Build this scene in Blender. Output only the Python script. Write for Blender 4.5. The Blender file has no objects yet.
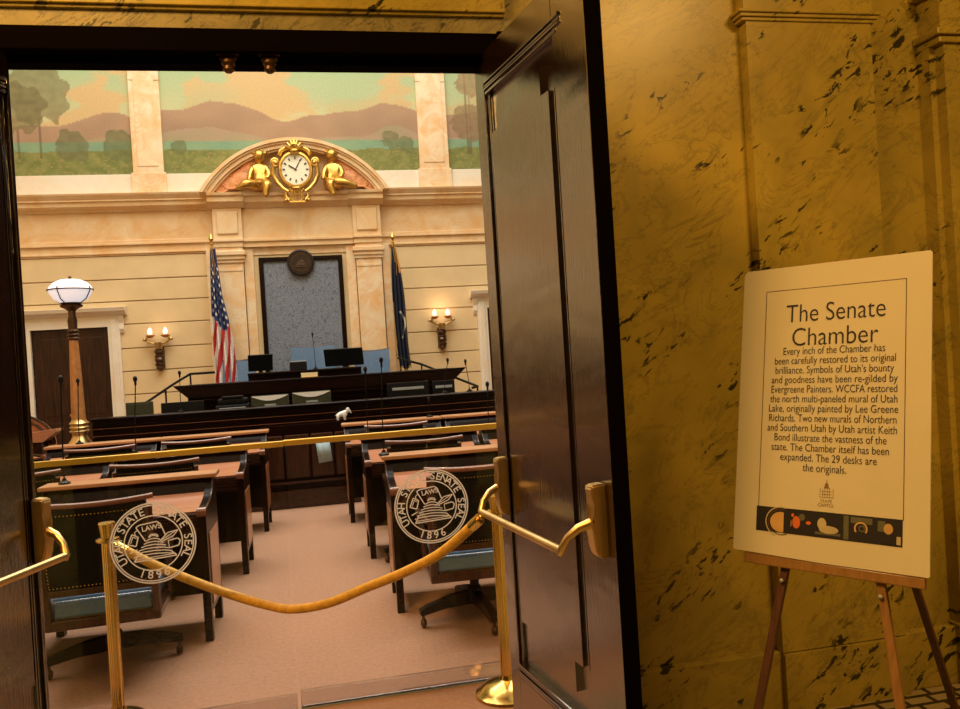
import bpy, bmesh, math, random
from mathutils import Vector, Matrix, noise
random.seed(4)
PI=math.pi
sc=bpy.context.scene
COL=sc.collection
# ------------------------------------------------------------------ materials
def s2l(c):
    return tuple(((v/255)/12.92 if v/255<=0.04045 else ((v/255+0.055)/1.055)**2.4) for v in c)
def newmat(name):
    m=bpy.data.materials.new(name);m.use_nodes=True
    nt=m.node_tree;b=nt.nodes['Principled BSDF']
    return m,nt,b
def rgba(c): return (c[0],c[1],c[2],1)
def setp(b,rough=.5,metal=0,coat=0,ior=None,spec=None,coat_rough=.05):
    b.inputs['Roughness'].default_value=rough;b.inputs['Metallic'].default_value=metal
    b.inputs['Coat Weight'].default_value=coat;b.inputs['Coat Roughness'].default_value=coat_rough
    if ior:b.inputs['IOR'].default_value=ior
    if spec is not None:b.inputs['Specular IOR Level'].default_value=spec
def coords(nt,scale=(1,1,1),rot=(0,0,0)):
    tc=nt.nodes.new('ShaderNodeTexCoord');m0=nt.nodes.new('ShaderNodeMapping');mp=nt.nodes.new('ShaderNodeMapping')
    m0.inputs['Rotation'].default_value=rot;mp.inputs['Scale'].default_value=scale
    nt.links.new(tc.outputs['Object'],m0.inputs['Vector']);nt.links.new(m0.outputs['Vector'],mp.inputs['Vector']);return mp.outputs['Vector']
def noise_node(nt,vec,scale,detail=4,rough=.55,dist=0):
    n=nt.nodes.new('ShaderNodeTexNoise');n.inputs['Scale'].default_value=scale;n.inputs['Detail'].default_value=detail
    n.inputs['Roughness'].default_value=rough;n.inputs['Distortion'].default_value=dist
    nt.links.new(vec,n.inputs['Vector']);return n.outputs['Fac']
def ramp(nt,fac,stops):
    r=nt.nodes.new('ShaderNodeValToRGB');e=r.color_ramp.elements
    while len(e)<len(stops):e.new(.5)
    for i,(p,c) in enumerate(stops):e[i].position=p;e[i].color=rgba(c)
    nt.links.new(fac,r.inputs['Fac']);return r.outputs['Color']
def mix(nt,a,b,fac,mode='MIX'):
    m=nt.nodes.new('ShaderNodeMix');m.data_type='RGBA';m.blend_type=mode
    for s,v in ((m.inputs[0],fac),(m.inputs[6],a),(m.inputs[7],b)):
        if hasattr(v,'is_linked') or isinstance(v,bpy.types.NodeSocket):nt.links.new(v,s)
        else:s.default_value=v if isinstance(v,(int,float)) else rgba(v)
    return m.outputs[2]
def bump(nt,b,h,strength=.2,dist=.01):
    bn=nt.nodes.new('ShaderNodeBump');bn.inputs['Strength'].default_value=strength;bn.inputs['Distance'].default_value=dist
    nt.links.new(h,bn.inputs['Height']);nt.links.new(bn.outputs['Normal'],b.inputs['Normal'])
def plain(name,c,rough=.5,metal=0,coat=0,var=.12,scale=14,ior=None,bmp=0):
    m,nt,b=newmat(name);setp(b,rough,metal,coat,ior)
    f=noise_node(nt,coords(nt),scale)
    col=ramp(nt,f,[(.3,tuple(v*(1-var) for v in c)),(.7,tuple(min(1,v*(1+var)) for v in c))])
    nt.links.new(col,b.inputs['Base Color'])
    if bmp:bump(nt,b,f,bmp)
    return m
def wood(name,c1,c2,rough=.25,coat=.6,axis='x',scale=5,ior=1.5,bmp=.03,coat_rough=.06):
    m,nt,b=newmat(name);setp(b,rough,0,coat,ior,coat_rough=coat_rough)
    st={'x':(1,14,14),'y':(14,1,14),'z':(14,14,1)}[axis]
    v=coords(nt,st)
    f=noise_node(nt,v,scale,6,.6,.4)
    col=ramp(nt,f,[(.3,c1),(.68,c2)])
    nt.links.new(col,b.inputs['Base Color'])
    if bmp:bump(nt,b,f,bmp)
    return m
def marble(name,base,alt,vein,scale=1.,rough=.25,vein_amt=.5,rot=(.3,.5,.6),spots=0,coat=0):
    m,nt,b=newmat(name);setp(b,rough,0,coat)
    v=coords(nt,(1,1,1),rot)
    f=noise_node(nt,v,1.6*scale,5,.6,1.2)
    col=ramp(nt,f,[(.32,alt),(.62,base)])
    vs=coords(nt,(1,1,3.2),rot)
    f2=noise_node(nt,vs,1.4*scale,7,.62,2.2)
    vm=ramp(nt,f2,[(.475,(0,0,0)),(.5,(1,1,1)),(.525,(0,0,0))])
    msk=noise_node(nt,v,1.1*scale,2)
    mk=ramp(nt,msk,[(.45,(0,0,0)),(.62,(vein_amt,)*3)])
    mm=mix(nt,vm,mk,1.0,'MULTIPLY')
    col=mix(nt,col,vein,mm)
    if spots:
        v3=coords(nt,(1,1,2.8),(0,.65,0))
        f3=noise_node(nt,v3,8*scale,3,.6,.5)
        s=ramp(nt,f3,[(.575,(0,0,0)),(.60,(1,1,1))])
        f4=noise_node(nt,v3,1.2*scale,3,.55,.6)
        k=ramp(nt,f4,[(.50,(0,0,0)),(.57,(spots,)*3)])
        col=mix(nt,col,tuple(q*.3 for q in vein),mix(nt,s,k,1.0,'MULTIPLY'))
        f5=noise_node(nt,coords(nt,(1,1,2.4),(0,.7,0)),1.1*scale,8,.68,1.4)
        col=mix(nt,col,tuple(q*1.3 for q in vein),ramp(nt,f5,[(.48,(0,0,0)),(.497,(.45,.45,.45)),(.514,(0,0,0))]))
        f6=noise_node(nt,coords(nt,(1,1,1)),.9,3,.6)
        col=mix(nt,col,(.6,.6,.6),ramp(nt,f6,[(.35,(.6,.6,.6)),(.6,(0,0,0))]),'MULTIPLY')
    nt.links.new(col,b.inputs['Base Color']);return m
def emit(name,c,st):
    m,nt,b=newmat(name);b.inputs['Base Color'].default_value=rgba(c)
    b.inputs['Emission Color'].default_value=rgba(c);b.inputs['Emission Strength'].default_value=st;return m
def vcol(name,rough=.8):
    m,nt,b=newmat(name);setp(b,rough)
    a=nt.nodes.new('ShaderNodeVertexColor');a.layer_name='Col';f=noise_node(nt,coords(nt),30,3)
    g=ramp(nt,f,[(.3,(.9,)*3),(.7,(1,)*3)])
    nt.links.new(mix(nt,a.outputs['Color'],g,1.0,'MULTIPLY'),b.inputs['Base Color']);return m

M={}
M['cream']=plain('cream_wall_paint',(.72,.54,.29),.62,var=.06,scale=3)
M['cream_marble']=marble('cream_marble',(.80,.60,.36),(.74,.44,.18),(.50,.26,.10),1.3,.3,.35)
M['white_marble']=marble('pale_marble',(.80,.74,.62),(.80,.66,.48),(.6,.42,.22),1.3,.3,.3)
M['rose_marble']=marble('rosy_marble',(.82,.66,.44),(.78,.46,.20),(.55,.26,.09),2.2,.3,.5)
M['olive_marble']=marble('olive_marble',(.54,.40,.065),(.40,.31,.055),(.12,.10,.03),1.5,.3,.55,spots=1.)
M['shaded_marble']=marble('shadowy_marble',(.40,.33,.14),(.27,.23,.10),(.05,.05,.03),2.,.3,.7,spots=.8)  # greyer marble with the shade under the hood put into its colour
M['door_wood']=wood('varnished_dark_door_wood',(.006,.003,.0015),(.022,.009,.004),.15,1.,'z',9,2.9,.12,.10)
def wavy(m):
    nt=m.node_tree;b=nt.nodes['Principled BSDF'];old=b.inputs['Normal'].links[0].from_socket
    f=noise_node(nt,coords(nt,(1.2,1,3.2)),1.3,2,.5,.6)
    bn=nt.nodes.new('ShaderNodeBump');bn.inputs['Strength'].default_value=.35;bn.inputs['Distance'].default_value=.02
    nt.links.new(f,bn.inputs['Height']);nt.links.new(old,bn.inputs['Normal'])
    nt.links.new(bn.outputs['Normal'],b.inputs['Normal']);nt.links.new(bn.outputs['Normal'],b.inputs['Coat Normal'])
wavy(M['door_wood'])
M['frame_wood']=wood('black_brown_frame_wood',(.003,.002,.001),(.004,.002,.001),.7,.0,'x',5,1.05,0)
M['mahogany']=wood('mahogany',(.014,.004,.0025),(.045,.012,.006),.25,.25,'x',4,1.4,0)
M['mahogany_dark']=wood('dark_mahogany',(.003,.0015,.001),(.014,.003,.002),.28,.05,'x',4,1.2,0)
M['mahogany_up']=wood('upright_mahogany',(.012,.004,.002),(.065,.020,.008),.3,.2,'z',4,1.4,0)
M['desk_top']=wood('honey_desk_top',(.40,.155,.075),(.54,.24,.125),.28,.35,'x',3,1.45,0)
M['desk_shelf']=wood('pale_oak_shelf',(.46,.22,.10),(.60,.31,.155),.35,.2,'x',3,1.45,0)
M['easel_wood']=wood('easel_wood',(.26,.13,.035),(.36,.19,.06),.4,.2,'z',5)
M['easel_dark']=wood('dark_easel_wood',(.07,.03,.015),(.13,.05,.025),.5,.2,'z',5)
M['lamp_wood']=plain('copper_column',(.55,.25,.09),.35,.35,var=.2)
M['leather']=plain('dark_green_leather',(.007,.007,.005),.5,coat=.0,bmp=.05,scale=60,ior=1.25)
M['blue_leather']=plain('blue_leather',(.11,.20,.34),.28,coat=.4,bmp=.05,scale=50)
M['far_door_wood']=wood('far_door_wood',(.006,.003,.001),(.055,.018,.007),.35,.1,'z',3,1.35,0)
M['chair_wood']=wood('chair_mahogany',(.025,.008,.004),(.08,.025,.011),.3,.3,'z',5,1.45,0)
M['chair_rail']=plain('chair_top_rail_wood',(.22,.085,.05),.25,0,.5,.05)
M['brass']=plain('polished_brass',(.74,.52,.16),.2,1,var=.12,scale=6)
M['satin_brass']=plain('satin_brass',(.70,.50,.22),.38,1,var=.15,scale=9,bmp=.05)
M['bronze']=plain('dark_bronze',(.10,.055,.03),.4,.8,var=.3)
M['seal_bronze']=plain('blackened_bronze',(.03,.018,.012),.35,.4,var=.3)
M['rail_brass']=plain('golden_rail_brass',(.66,.44,.09),.42,.55,var=.06)
M['gold']=plain('gold_leaf',(.66,.40,.09),.30,.85,var=.2,scale=18)
M['rope']=plain('gold_velvet_rope',(.68,.36,.035),.55,0,var=.2,scale=40,bmp=.2)
M['black']=plain('black_plastic',(.006,.006,.006),.4,var=.2,ior=1.3)
M['dark_leg']=plain('blackened_wood',(.012,.006,.004),.4,ior=1.3)
M['carpet']=plain('salmon_carpet',(.38,.205,.125),.95,var=.12,scale=45,bmp=.1)
M['glass_etch']=plain('etched_frosting',(.80,.66,.54),.7,var=.03)
def etchmat():
    m=bpy.data.materials.new('etched_frosting');m.use_nodes=True;nt=m.node_tree
    for n in list(nt.nodes):
        if n.type!='OUTPUT_MATERIAL':nt.nodes.remove(n)
    d=nt.nodes.new('ShaderNodeBsdfDiffuse');d.inputs[0].default_value=(.95,.85,.75,1)
    t=nt.nodes.new('ShaderNodeBsdfTranslucent');t.inputs[0].default_value=(.95,.90,.85,1)
    x=nt.nodes.new('ShaderNodeMixShader');x.inputs[0].default_value=.6
    nt.links.new(d.outputs[0],x.inputs[1]);nt.links.new(t.outputs[0],x.inputs[2]);nt.links.new(x.outputs[0],nt.nodes['Material Output'].inputs[0]);return m
M['glass_etch']=etchmat()
M['poster']=plain('cream_poster_card',(.74,.68,.50),.6,var=.03,scale=3)
M['ink']=plain('black_ink',(.012,.008,.012),.6)
M['thin_ink']=plain('brown_ink',(.10,.05,.02),.6)
M['emblem_ink']=plain('tan_ink',(.26,.16,.07),.6)
M['orange_print']=plain('orange_print',(.75,.16,.03),.6)
M['tan_print']=plain('tan_print',(.62,.38,.13),.6)
M['grey_print']=plain('grey_green_print',(.12,.12,.07),.6)
M['pale_print']=plain('pale_print',(.55,.47,.28),.6)
M['paper']=plain('lit_silver_white',(.80,.78,.76),.6,var=.03)  # used on the silver monitor arches, whitened as if lit
M['name_card']=plain('cream_name_card',(.85,.68,.38),.5,var=.03)
M['monitor']=plain('charcoal_plastic',(.006,.007,.008),.4,ior=1.3)
M['monitor_olive']=plain('olive_grey_plastic',(.05,.052,.03),.4,ior=1.3)
M['grey_metal']=plain('grey_silver_plastic',(.35,.37,.38),.3,var=.05)
M['white_china']=plain('white_china',(.85,.85,.86),.25,var=.03)
M['blue_reflection']=plain('pale_blue_reflection',(.42,.58,.68),.7,var=.1)
M['salmon']=plain('salmon_plaster',(.80,.36,.15),.5,var=.25)
M['clock_face']=plain('clock_face_enamel',(.86,.82,.62),.5,var=.04)
M['globe']=emit('milk_glass_globe',(.93,.92,1.0),.55)
M['bulb']=emit('candle_bulb',(1,.90,.72),1.6)
M['mural']=vcol('mural_paint',.85)
M['flag']=vcol('flag_cloth',.8)
M['plaster']=plain('ceiling_plaster',(.75,.62,.42),.8,var=.04)
M['far_stone']=plain('unlit_hall_stone',(.07,.05,.02),.6,var=.3,scale=2)  # stone coloured dark to stand for the unlit hall
M['ochre_plaster']=plain('ochre_plaster',(.32,.22,.08),.8,var=.04)
M['clear_acrylic']=None
def glassmat(name,tint,refl=1.0,base=0.0):
    m=bpy.data.materials.new(name);m.use_nodes=True;nt=m.node_tree
    for n in list(nt.nodes):
        if n.type!='OUTPUT_MATERIAL':nt.nodes.remove(n)
    out=nt.nodes['Material Output']
    t=nt.nodes.new('ShaderNodeBsdfTransparent');t.inputs[0].default_value=rgba(tint)
    g=nt.nodes.new('ShaderNodeBsdfGlossy');g.inputs['Roughness'].default_value=.02
    f=nt.nodes.new('ShaderNodeFresnel');f.inputs['IOR'].default_value=1.45
    mx=nt.nodes.new('ShaderNodeMixShader');mu=nt.nodes.new('ShaderNodeMath');mu.operation='MULTIPLY_ADD'
    mu.inputs[1].default_value=refl;mu.inputs[2].default_value=base
    nt.links.new(f.outputs[0],mu.inputs[0]);nt.links.new(mu.outputs[0],mx.inputs[0])
    nt.links.new(t.outputs[0],mx.inputs[1]);nt.links.new(g.outputs[0],mx.inputs[2]);nt.links.new(mx.outputs[0],out.inputs[0]);return m
M['glass']=glassmat('clear_glass',(.993,.995,.992),.6)
M['clear_acrylic']=glassmat('clear_acrylic',(.88,.87,.88),1.,.04)
# mosaic floor
def mosaic():
    m,nt,b=newmat('mosaic_floor');setp(b,.3)
    v=coords(nt,(1,1,1),(0,0,0))
    w=nt.nodes.new('ShaderNodeTexWave');w.wave_type='RINGS';w.rings_direction='Z';w.inputs['Scale'].default_value=4.5
    ck=nt.nodes.new('ShaderNodeTexBrick');ck.inputs['Scale'].default_value=4;ck.inputs['Mortar Size'].default_value=.045;ck.offset=.25
    ck.inputs['Color1'].default_value=(.42,.34,.2,1);ck.inputs['Color2'].default_value=(.36,.28,.15,1);ck.inputs['Mortar'].default_value=(.03,.025,.015,1)
    ck.inputs['Row Height'].default_value=.28
    nt.links.new(v,ck.inputs['Vector']);nt.links.new(ck.outputs['Color'],b.inputs['Base Color']);return m
M['mosaic']=mosaic()
def damask():
    m,nt,b=newmat('blue_grey_damask');setp(b,.7)
    v=coords(nt,(1,1,1))
    f=noise_node(nt,v,26,3,.7,1.5)
    nt.links.new(ramp(nt,f,[(.40,(.07,.085,.12)),(.46,(.20,.225,.27)),(.55,(.22,.245,.29)),(.61,(.10,.12,.155))]),b.inputs['Base Color']);return m
M['damask']=damask()
# ------------------------------------------------------------------ mesh helpers
def T(x=0,y=0,z=0,rx=0,ry=0,rz=0):
    return Matrix.Translation((x,y,z))@Matrix.Rotation(rz,4,'Z')@Matrix.Rotation(ry,4,'Y')@Matrix.Rotation(rx,4,'X')
class MB:
    def __init__(s):s.bm=bmesh.new();s.lay=s.bm.faces.layers.int.new('flat')
    def box(s,x0,x1,y0,y1,z0,z1,bev=0,m=None,seg=2):
        r=bmesh.ops.create_cube(s.bm,size=1)['verts']
        for v in r:v.co=Vector((x0+(v.co.x+.5)*(x1-x0),y0+(v.co.y+.5)*(y1-y0),z0+(v.co.z+.5)*(z1-z0)))
        if bev:
            e=list({e for v in r for e in v.link_edges})
            rr=bmesh.ops.bevel(s.bm,geom=e,offset=bev,segments=seg,profile=.5,affect='EDGES')
            nf=set(rr['faces'])
            for f_ in {f for v in rr['verts'] for f in v.link_faces}-nf:f_[s.bm.faces.layers.int['flat']]=1
            r=list({v for f in rr['faces'] for v in f.verts}|set(v for v in r if v.is_valid))
        if m is not None:bmesh.ops.transform(s.bm,matrix=m,verts=r)
        return s
    def cyl(s,p0,p1,r0,r1=None,n=16):
        p0=Vector(p0);p1=Vector(p1);r1=r0 if r1 is None else r1
        d=p1-p0;q=d.to_track_quat('Z','Y').to_matrix().to_4x4()
        bmesh.ops.create_cone(s.bm,cap_ends=True,segments=n,radius1=r0,radius2=r1,depth=d.length,matrix=Matrix.Translation((p0+p1)/2)@q);return s
    def sph(s,c,r,sx=1,sy=1,sz=1,n=14,m=None):
        mm=Matrix.Translation(c)@Matrix.Diagonal((r*sx,r*sy,r*sz,1))
        if m is not None:mm=m@mm
        bmesh.ops.create_uvsphere(s.bm,u_segments=n,v_segments=max(6,n//2+2),radius=1,matrix=mm);return s
    def tube(s,pts,r,n=10,cap=True):
        pts=[Vector(p) for p in pts];rs=r if isinstance(r,(list,tuple)) else [r]*len(pts)
        prev=None;rings=[]
        up=Vector((0,0,1))
        for i,p in enumerate(pts):
            t=(pts[min(i+1,len(pts)-1)]-pts[max(i-1,0)]).normalized()
            if prev is None:
                a=up if abs(t.z)<.9 else Vector((1,0,0))
                u=t.cross(a).normalized()
            else:
                u=(prev-t*prev.dot(t)).normalized()
            prev=u;w=t.cross(u)
            rings.append([s.bm.verts.new(p+(u*math.cos(2*PI*k/n)+w*math.sin(2*PI*k/n))*rs[i]) for k in range(n)])
        for a,b in zip(rings,rings[1:]):
            for k in range(n):s.bm.faces.new((a[k],a[(k+1)%n],b[(k+1)%n],b[k]))
        if cap:
            s.bm.faces.new(rings[0][::-1]);s.bm.faces.new(rings[-1])
        return s
    def lathe(s,prof,c=(0,0,0),n=24,m=None,sx=1,sy=1,cap=True):
        rings=[];new=[]
        for r,z in prof:
            ring=[s.bm.verts.new((c[0]+sx*max(r,.0004)*math.cos(2*PI*k/n),c[1]+sy*max(r,.0004)*math.sin(2*PI*k/n),c[2]+z)) for k in range(n)]
            rings.append(ring);new+=ring
        for a,b in zip(rings,rings[1:]):
            for k in range(n):s.bm.faces.new((a[k],a[(k+1)%n],b[(k+1)%n],b[k]))
        if cap:s.bm.faces.new(rings[0][::-1]);s.bm.faces.new(rings[-1])
        if m is not None:bmesh.ops.transform(s.bm,matrix=m,verts=new)
        return s
    def prism(s,poly,a0,a1,axis='x',m=None):
        """extrude a 2D polygon along an axis; poly gives the other two coordinates in order"""
        def P(p,a):
            return {'x':(a,p[0],p[1]),'y':(p[0],a,p[1]),'z':(p[0],p[1],a)}[axis]
        A=[s.bm.verts.new(P(p,a0)) for p in poly];B=[s.bm.verts.new(P(p,a1)) for p in poly];n=len(poly)
        s.bm.faces.new(A);s.bm.faces.new(B[::-1])
        for i in range(n):s.bm.faces.new((A[i],B[i],B[(i+1)%n],A[(i+1)%n]))
        if m is not None:bmesh.ops.transform(s.bm,matrix=m,verts=A+B)
        return s
    def quadstrip(s,A,B):
        a=[s.bm.verts.new(p) for p in A];b=[s.bm.verts.new(p) for p in B]
        for i in range(len(a)-1):s.bm.faces.new((a[i],a[i+1],b[i+1],b[i]))
        return s
    def xf(s,m):
        bmesh.ops.transform(s.bm,matrix=m,verts=s.bm.verts);return s
    def build(s,name,mat,parent=None,smooth=True,ang=35):
        bmesh.ops.recalc_face_normals(s.bm,faces=s.bm.faces)
        ly=s.bm.faces.layers.int.get('flat')
        fl=[bool(ly is not None and f_[ly]) for f_ in s.bm.faces]
        me=bpy.data.meshes.new(name);s.bm.to_mesh(me);s.bm.free()
        if 'flat' in me.attributes:me.attributes.remove(me.attributes['flat'])
        if smooth:
            me.set_sharp_from_angle(angle=math.radians(ang))
            me.polygons.foreach_set('use_smooth',[not q for q in fl])
        me.materials.append(mat)
        o=bpy.data.objects.new(name,me);COL.objects.link(o)
        if parent:o.parent=parent
        return o
def thing(name,label,cat,loc=(0,0,0),rz=0,group=None):
    o=bpy.data.objects.new(name,None);o.empty_display_size=.1;COL.objects.link(o);o.location=loc;o.rotation_euler=(0,0,rz)
    o['label']=label;o['category']=cat
    if group:o['group']=group
    return o
def tag(o,label,cat,group=None):
    o['label']=label;o['category']=cat
    if group:o['group']=group
    return o
def struct(o,label=None):
    o['kind']='structure'
    if label:o['label']=label
    return o
def dup(root,loc,rz,label,group=None):
    def cp(o,par):
        c=o.copy();COL.objects.link(c)
        if par:c.parent=par
        for ch in o.children:cp(ch,c)
        return c
    r=cp(root,None);r.location=loc;r.rotation_euler=(0,0,rz);r['label']=label
    if group:r['group']=group
    return r
def textmesh(body,size=1.,bold=0.):
    cu=bpy.data.curves.new('t','FONT');cu.body=body;cu.size=size;cu.align_x='CENTER';cu.align_y='BOTTOM_BASELINE';cu.offset=bold
    o=bpy.data.objects.new('t',cu);COL.objects.link(o)
    bpy.context.view_layer.update()
    me=bpy.data.meshes.new_from_object(o.evaluated_get(bpy.context.evaluated_depsgraph_get()))
    bpy.data.objects.remove(o);bpy.data.curves.remove(cu);return me
def add_text(mb,body,mat4,height=None,width=None,bold=0.):
    """flat text merged in a bmesh; mat4 maps local XY onto the surface"""
    me=textmesh(body,1.,bold)
    xs=[v.co.x for v in me.vertices];w=max(xs)-min(xs);cx=(max(xs)+min(xs))/2
    sx=width/w if width else height
    sy=height if height else sx
    me.transform(Matrix.Diagonal((sx,sy,1,1))@Matrix.Translation((-cx,0,0)));me.transform(mat4)
    mb.bm.from_mesh(me);bpy.data.meshes.remove(me)
# ================================================================== CORRIDOR SHELL
DY=3.1; XL=-1.01; XR=.70; ZH=2.70
mb=MB();mb.box(-3.6,4.6,-3.2,3.25,-.12,0)
struct(mb.build('floor',M['mosaic'],smooth=False))
mb=MB();mb.box(-7.5,6.5,3.25,13.2,-.12,0)
struct(mb.build('floor_chamber',M['carpet'],smooth=False))
# wall between corridor and chamber (marble face), opening XL-.14..XR+.14
f=.14
mb=MB()
mb.box(-3.6,XL-f,DY,3.2,0,4.6);mb.box(XR+f,4.6,DY,3.2,0,4.6);mb.box(XL-f,XR+f,DY,3.2,ZH+f,4.6)
mb.box(-3.6,XL-f,3.0,DY,0,.27,.01)   # plinth
mb.box(.84,4.6,3.06,DY,0,.255,.006)
struct(mb.build('wall_front',M['olive_marble'],smooth=False))
mb=MB();mb.box(-7.5,-1.75,3.2,3.4,0,9.2);mb.box(1.45,6.5,3.2,3.4,0,9.2);mb.box(-1.75,1.45,3.2,3.4,3.4,9.2)
struct(mb.build('wall_chamber_rear',M['cream'],smooth=False))
# hood moulding over the doorway
mb=MB()
mb.box(-1.6,.80,3.062,DY,2.905,2.918,.003);mb.box(-1.6,.80,3.05,DY,2.918,2.93,.003);mb.box(-1.6,.80,3.056,DY,2.93,3.02);mb.box(-1.6,.80,3.044,DY,3.02,3.03,.003);mb.box(-1.6,.80,3.056,DY,3.03,4.2)
struct(mb.build('trim_1',M['olive_marble'],smooth=False))
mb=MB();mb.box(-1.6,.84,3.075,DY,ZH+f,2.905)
struct(mb.build('trim_2',M['shaded_marble'],smooth=False))
# pilasters on the corridor wall
mb=MB();mb.box(1.83,2.42,3.045,DY,.255,2.905);mb.box(1.81,2.44,3.038,DY,2.905,2.92,.003);mb.box(1.80,2.45,3.03,DY,2.92,2.935,.003);mb.box(1.79,2.46,3.022,DY,2.935,2.95,.004);mb.box(1.82,2.43,3.04,DY,2.95,4.6)
mb.box(1.83,2.42,3.03,DY,0,.25)
struct(mb.build('trim_3',M['olive_marble'],smooth=False))
mb=MB();mb.box(2.72,4.6,2.98,DY,.27,2.84);mb.box(2.69,2.76,3.03,DY,.27,2.80);mb.box(2.69,4.6,2.965,DY,2.80,2.83,.005);mb.box(2.67,4.6,2.95,DY,2.83,2.86,.005);mb.box(2.70,4.6,2.97,DY,2.86,3.02);mb.box(2.66,4.6,2.93,DY,3.02,3.06,.006);mb.box(2.68,4.6,2.95,DY,0,.27,.004);mb.box(2.70,4.6,2.97,DY,3.06,4.6)
struct(mb.build('trim_4',M['olive_marble'],smooth=False))
# other corridor walls and ceiling
mb=MB();mb.box(-3.8,-3.6,-3.2,3.2,0,4.6);struct(mb.build('wall_left',M['far_stone'],smooth=False))
mb=MB();mb.box(4.6,4.8,-3.2,3.2,0,4.6);struct(mb.build('wall_right',M['far_stone'],smooth=False))
mb=MB();mb.box(-3.8,4.8,-3.4,-3.2,0,4.6);struct(mb.build('wall_back',M['far_stone'],smooth=False))
mb=MB();mb.box(-3.8,4.8,-3.4,3.2,4.6,4.8);struct(mb.build('ceiling',M['ochre_plaster'],smooth=False))
# wooden door casing
mb=MB()
mb.box(XL-f,XR+f,3.06,3.2,ZH+.055,ZH+f,.004);mb.box(XL-f+.02,XR+f-.02,3.12,3.2,ZH+.028,ZH+.055,.003)
mb.box(XL-f,XL-.11,3.13,3.2,0,ZH+.07);mb.box(XR+.075,XR+f,3.13,3.2,0,ZH+.07)
mb.box(XL-f,XL-.06,3.04,3.13,0,ZH+f);mb.box(XR+.06,XR+f,3.04,3.13,0,ZH+f)
casing=struct(mb.build('trim_5',M['frame_wood'],smooth=False))
for x in (-.262,-.113):
    k=MB();k.box(x-.03,x+.03,3.09,3.11,2.735,2.75,.003);k.lathe([(.0,0),(.012,.0),(.022,.01),(.019,.022),(.026,.034),(.022,.045)],(x,3.10,2.69),16)
    k.box(x-.04,x+.04,3.085,3.105,2.752,2.758,.002)
    o=k.build('door_catch',M['bronze'],casing)
# ------------------------------------------------------------------ door leaves
def door(name,hx,ang,side):
    """side=+1: right leaf. local: X from hinge to free edge, inner face toward -Y*side"""
    W=.85;Ht=2.77;th=.055
    # local frame: s along X, thickness along +Y (away from the viewer-facing inner face), z up
    mb=MB()
    g=.02
    mb.box(0,W,g,th,.01,Ht)                     # core
    e_=.075 if side>0 else .0
    if e_:mb.box(-e_,0,g,th,.01,2.725)
    mb.box(-e_,.016,0,g,.01,2.725 if e_ else Ht,.003);mb.box(.63,W,0,g,.01,Ht,.004)      # stiles
    mb.box(.0,.63,0,g,2.655,Ht,.003);mb.box(.016,.63,0,g,.01,.30,.003)
    d=mb.build(name,M['door_wood'],smooth=True)
    struct(d)
    # raised field with cut-in corners
    a0,a1,z0,z1,n=.066,.578,.43,2.545,.06
    nz=.105
    poly=[(a0+n,z0),(a1-n,z0),(a1-n,z0+nz),(a1,z0+nz),(a1,z1-nz),(a1-n,z1-nz),(a1-n,z1),(a0+n,z1),(a0+n,z1-nz),(a0,z1-nz),(a0,z0+nz),(a0+n,z0+nz)]
    k=MB();k.prism(poly,.002,g+.001,'y');k.build('raised_panel',M['door_wood'],d,smooth=False)
    k=MB()
    for i,(z,h) in enumerate(((2.60,.012),(2.617,.008),(2.63,.008),(2.643,.012))):
        k.box(.03,.69 if i else .66,-.004-.004*(i%2),g,z,z+h,.003)
    for i,(z,h) in enumerate(((.305,.012),(.322,.008),(.335,.008),(.348,.012))):
        k.box(.03,.62,-.004-.004*(i%2),g,z,z+h,.003)
    for i,s in enumerate((.028,.04)):
        k.box(s,s+.007,.010,g,.35,2.60,.002)
    for i,s in enumerate((.600,.613)):
        k.box(s,s+.007,.010,g,.53,2.44,.002)
    k.build('panel_moulding',M['door_wood'],d)
    # push bar
    zc=1.0
    bar=MB()
    A=Vector((.045,-.13,.975));B=Vector((.745,-.13,.975))
    bar.tube([A,B],.0135,14)
    for s,e in ((.012,A),(.785,B)):
        sgn=-1 if s<.4 else 1
        base=Vector((s-.0*sgn,-.045,1.055))
        pts=[base,base.lerp(e,.3)+Vector((0,-.012,.012)),base.lerp(e,.65)+Vector((0,-.014,.012)),e+Vector((0,0,.002)),e+Vector((-.01*sgn,0,-.008))]
        bar.tube(pts,[.017,.014,.012,.0135,.014],12)
    bo=bar.build('push_bar',M['satin_brass'],d)
    for s in (.012,.785):
        h=MB()
        pr=[(0,.945),(-.03,.95),(-.045,.975),(-.05,1.03),(-.05,1.055),(-.04,1.085),(-.043,1.115),(-.05,1.165),(-.045,1.172),(0,1.175)]
        h.prism(pr,s-.024,s+.024,'x')
        bmesh.ops.bevel(h.bm,geom=list(h.bm.edges),offset=.006,segments=2,affect='EDGES')
        ho=h.build('bar_housing',M['satin_brass'],bo)
    k=MB();k.box(W,W+.004,.0,th,.01,Ht);k.build('edge_strip',M['frame_wood'],d,smooth=False)
    # hinges knuckles
    for z in (.3,1.4,2.5):
        h=MB();h.cyl((-.008-e_,.03,z),(-.008-e_,.03,z+.1),.008);h.build('hinge',M['bronze'],d)
    d.location=(hx,DY-.0,0)
    if side<0:
        d.data.transform(Matrix.Identity(4))
        d.scale=(-1,1,1)
    d.rotation_euler=(0,0,ang)
    return d
# right leaf: X dir = (.156,-.988): angle -81deg ; inner face must face -X => local -Y maps to (-.988,-.156)
d2=door('door_2',XR,math.radians(-81),1)
d2['label']='right dark varnished door leaf swung open, showing panels'
d1=door('door_1',XL,math.radians(71),-1)
d1['label']='left dark door leaf swung open at the left edge of the doorway'
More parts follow.
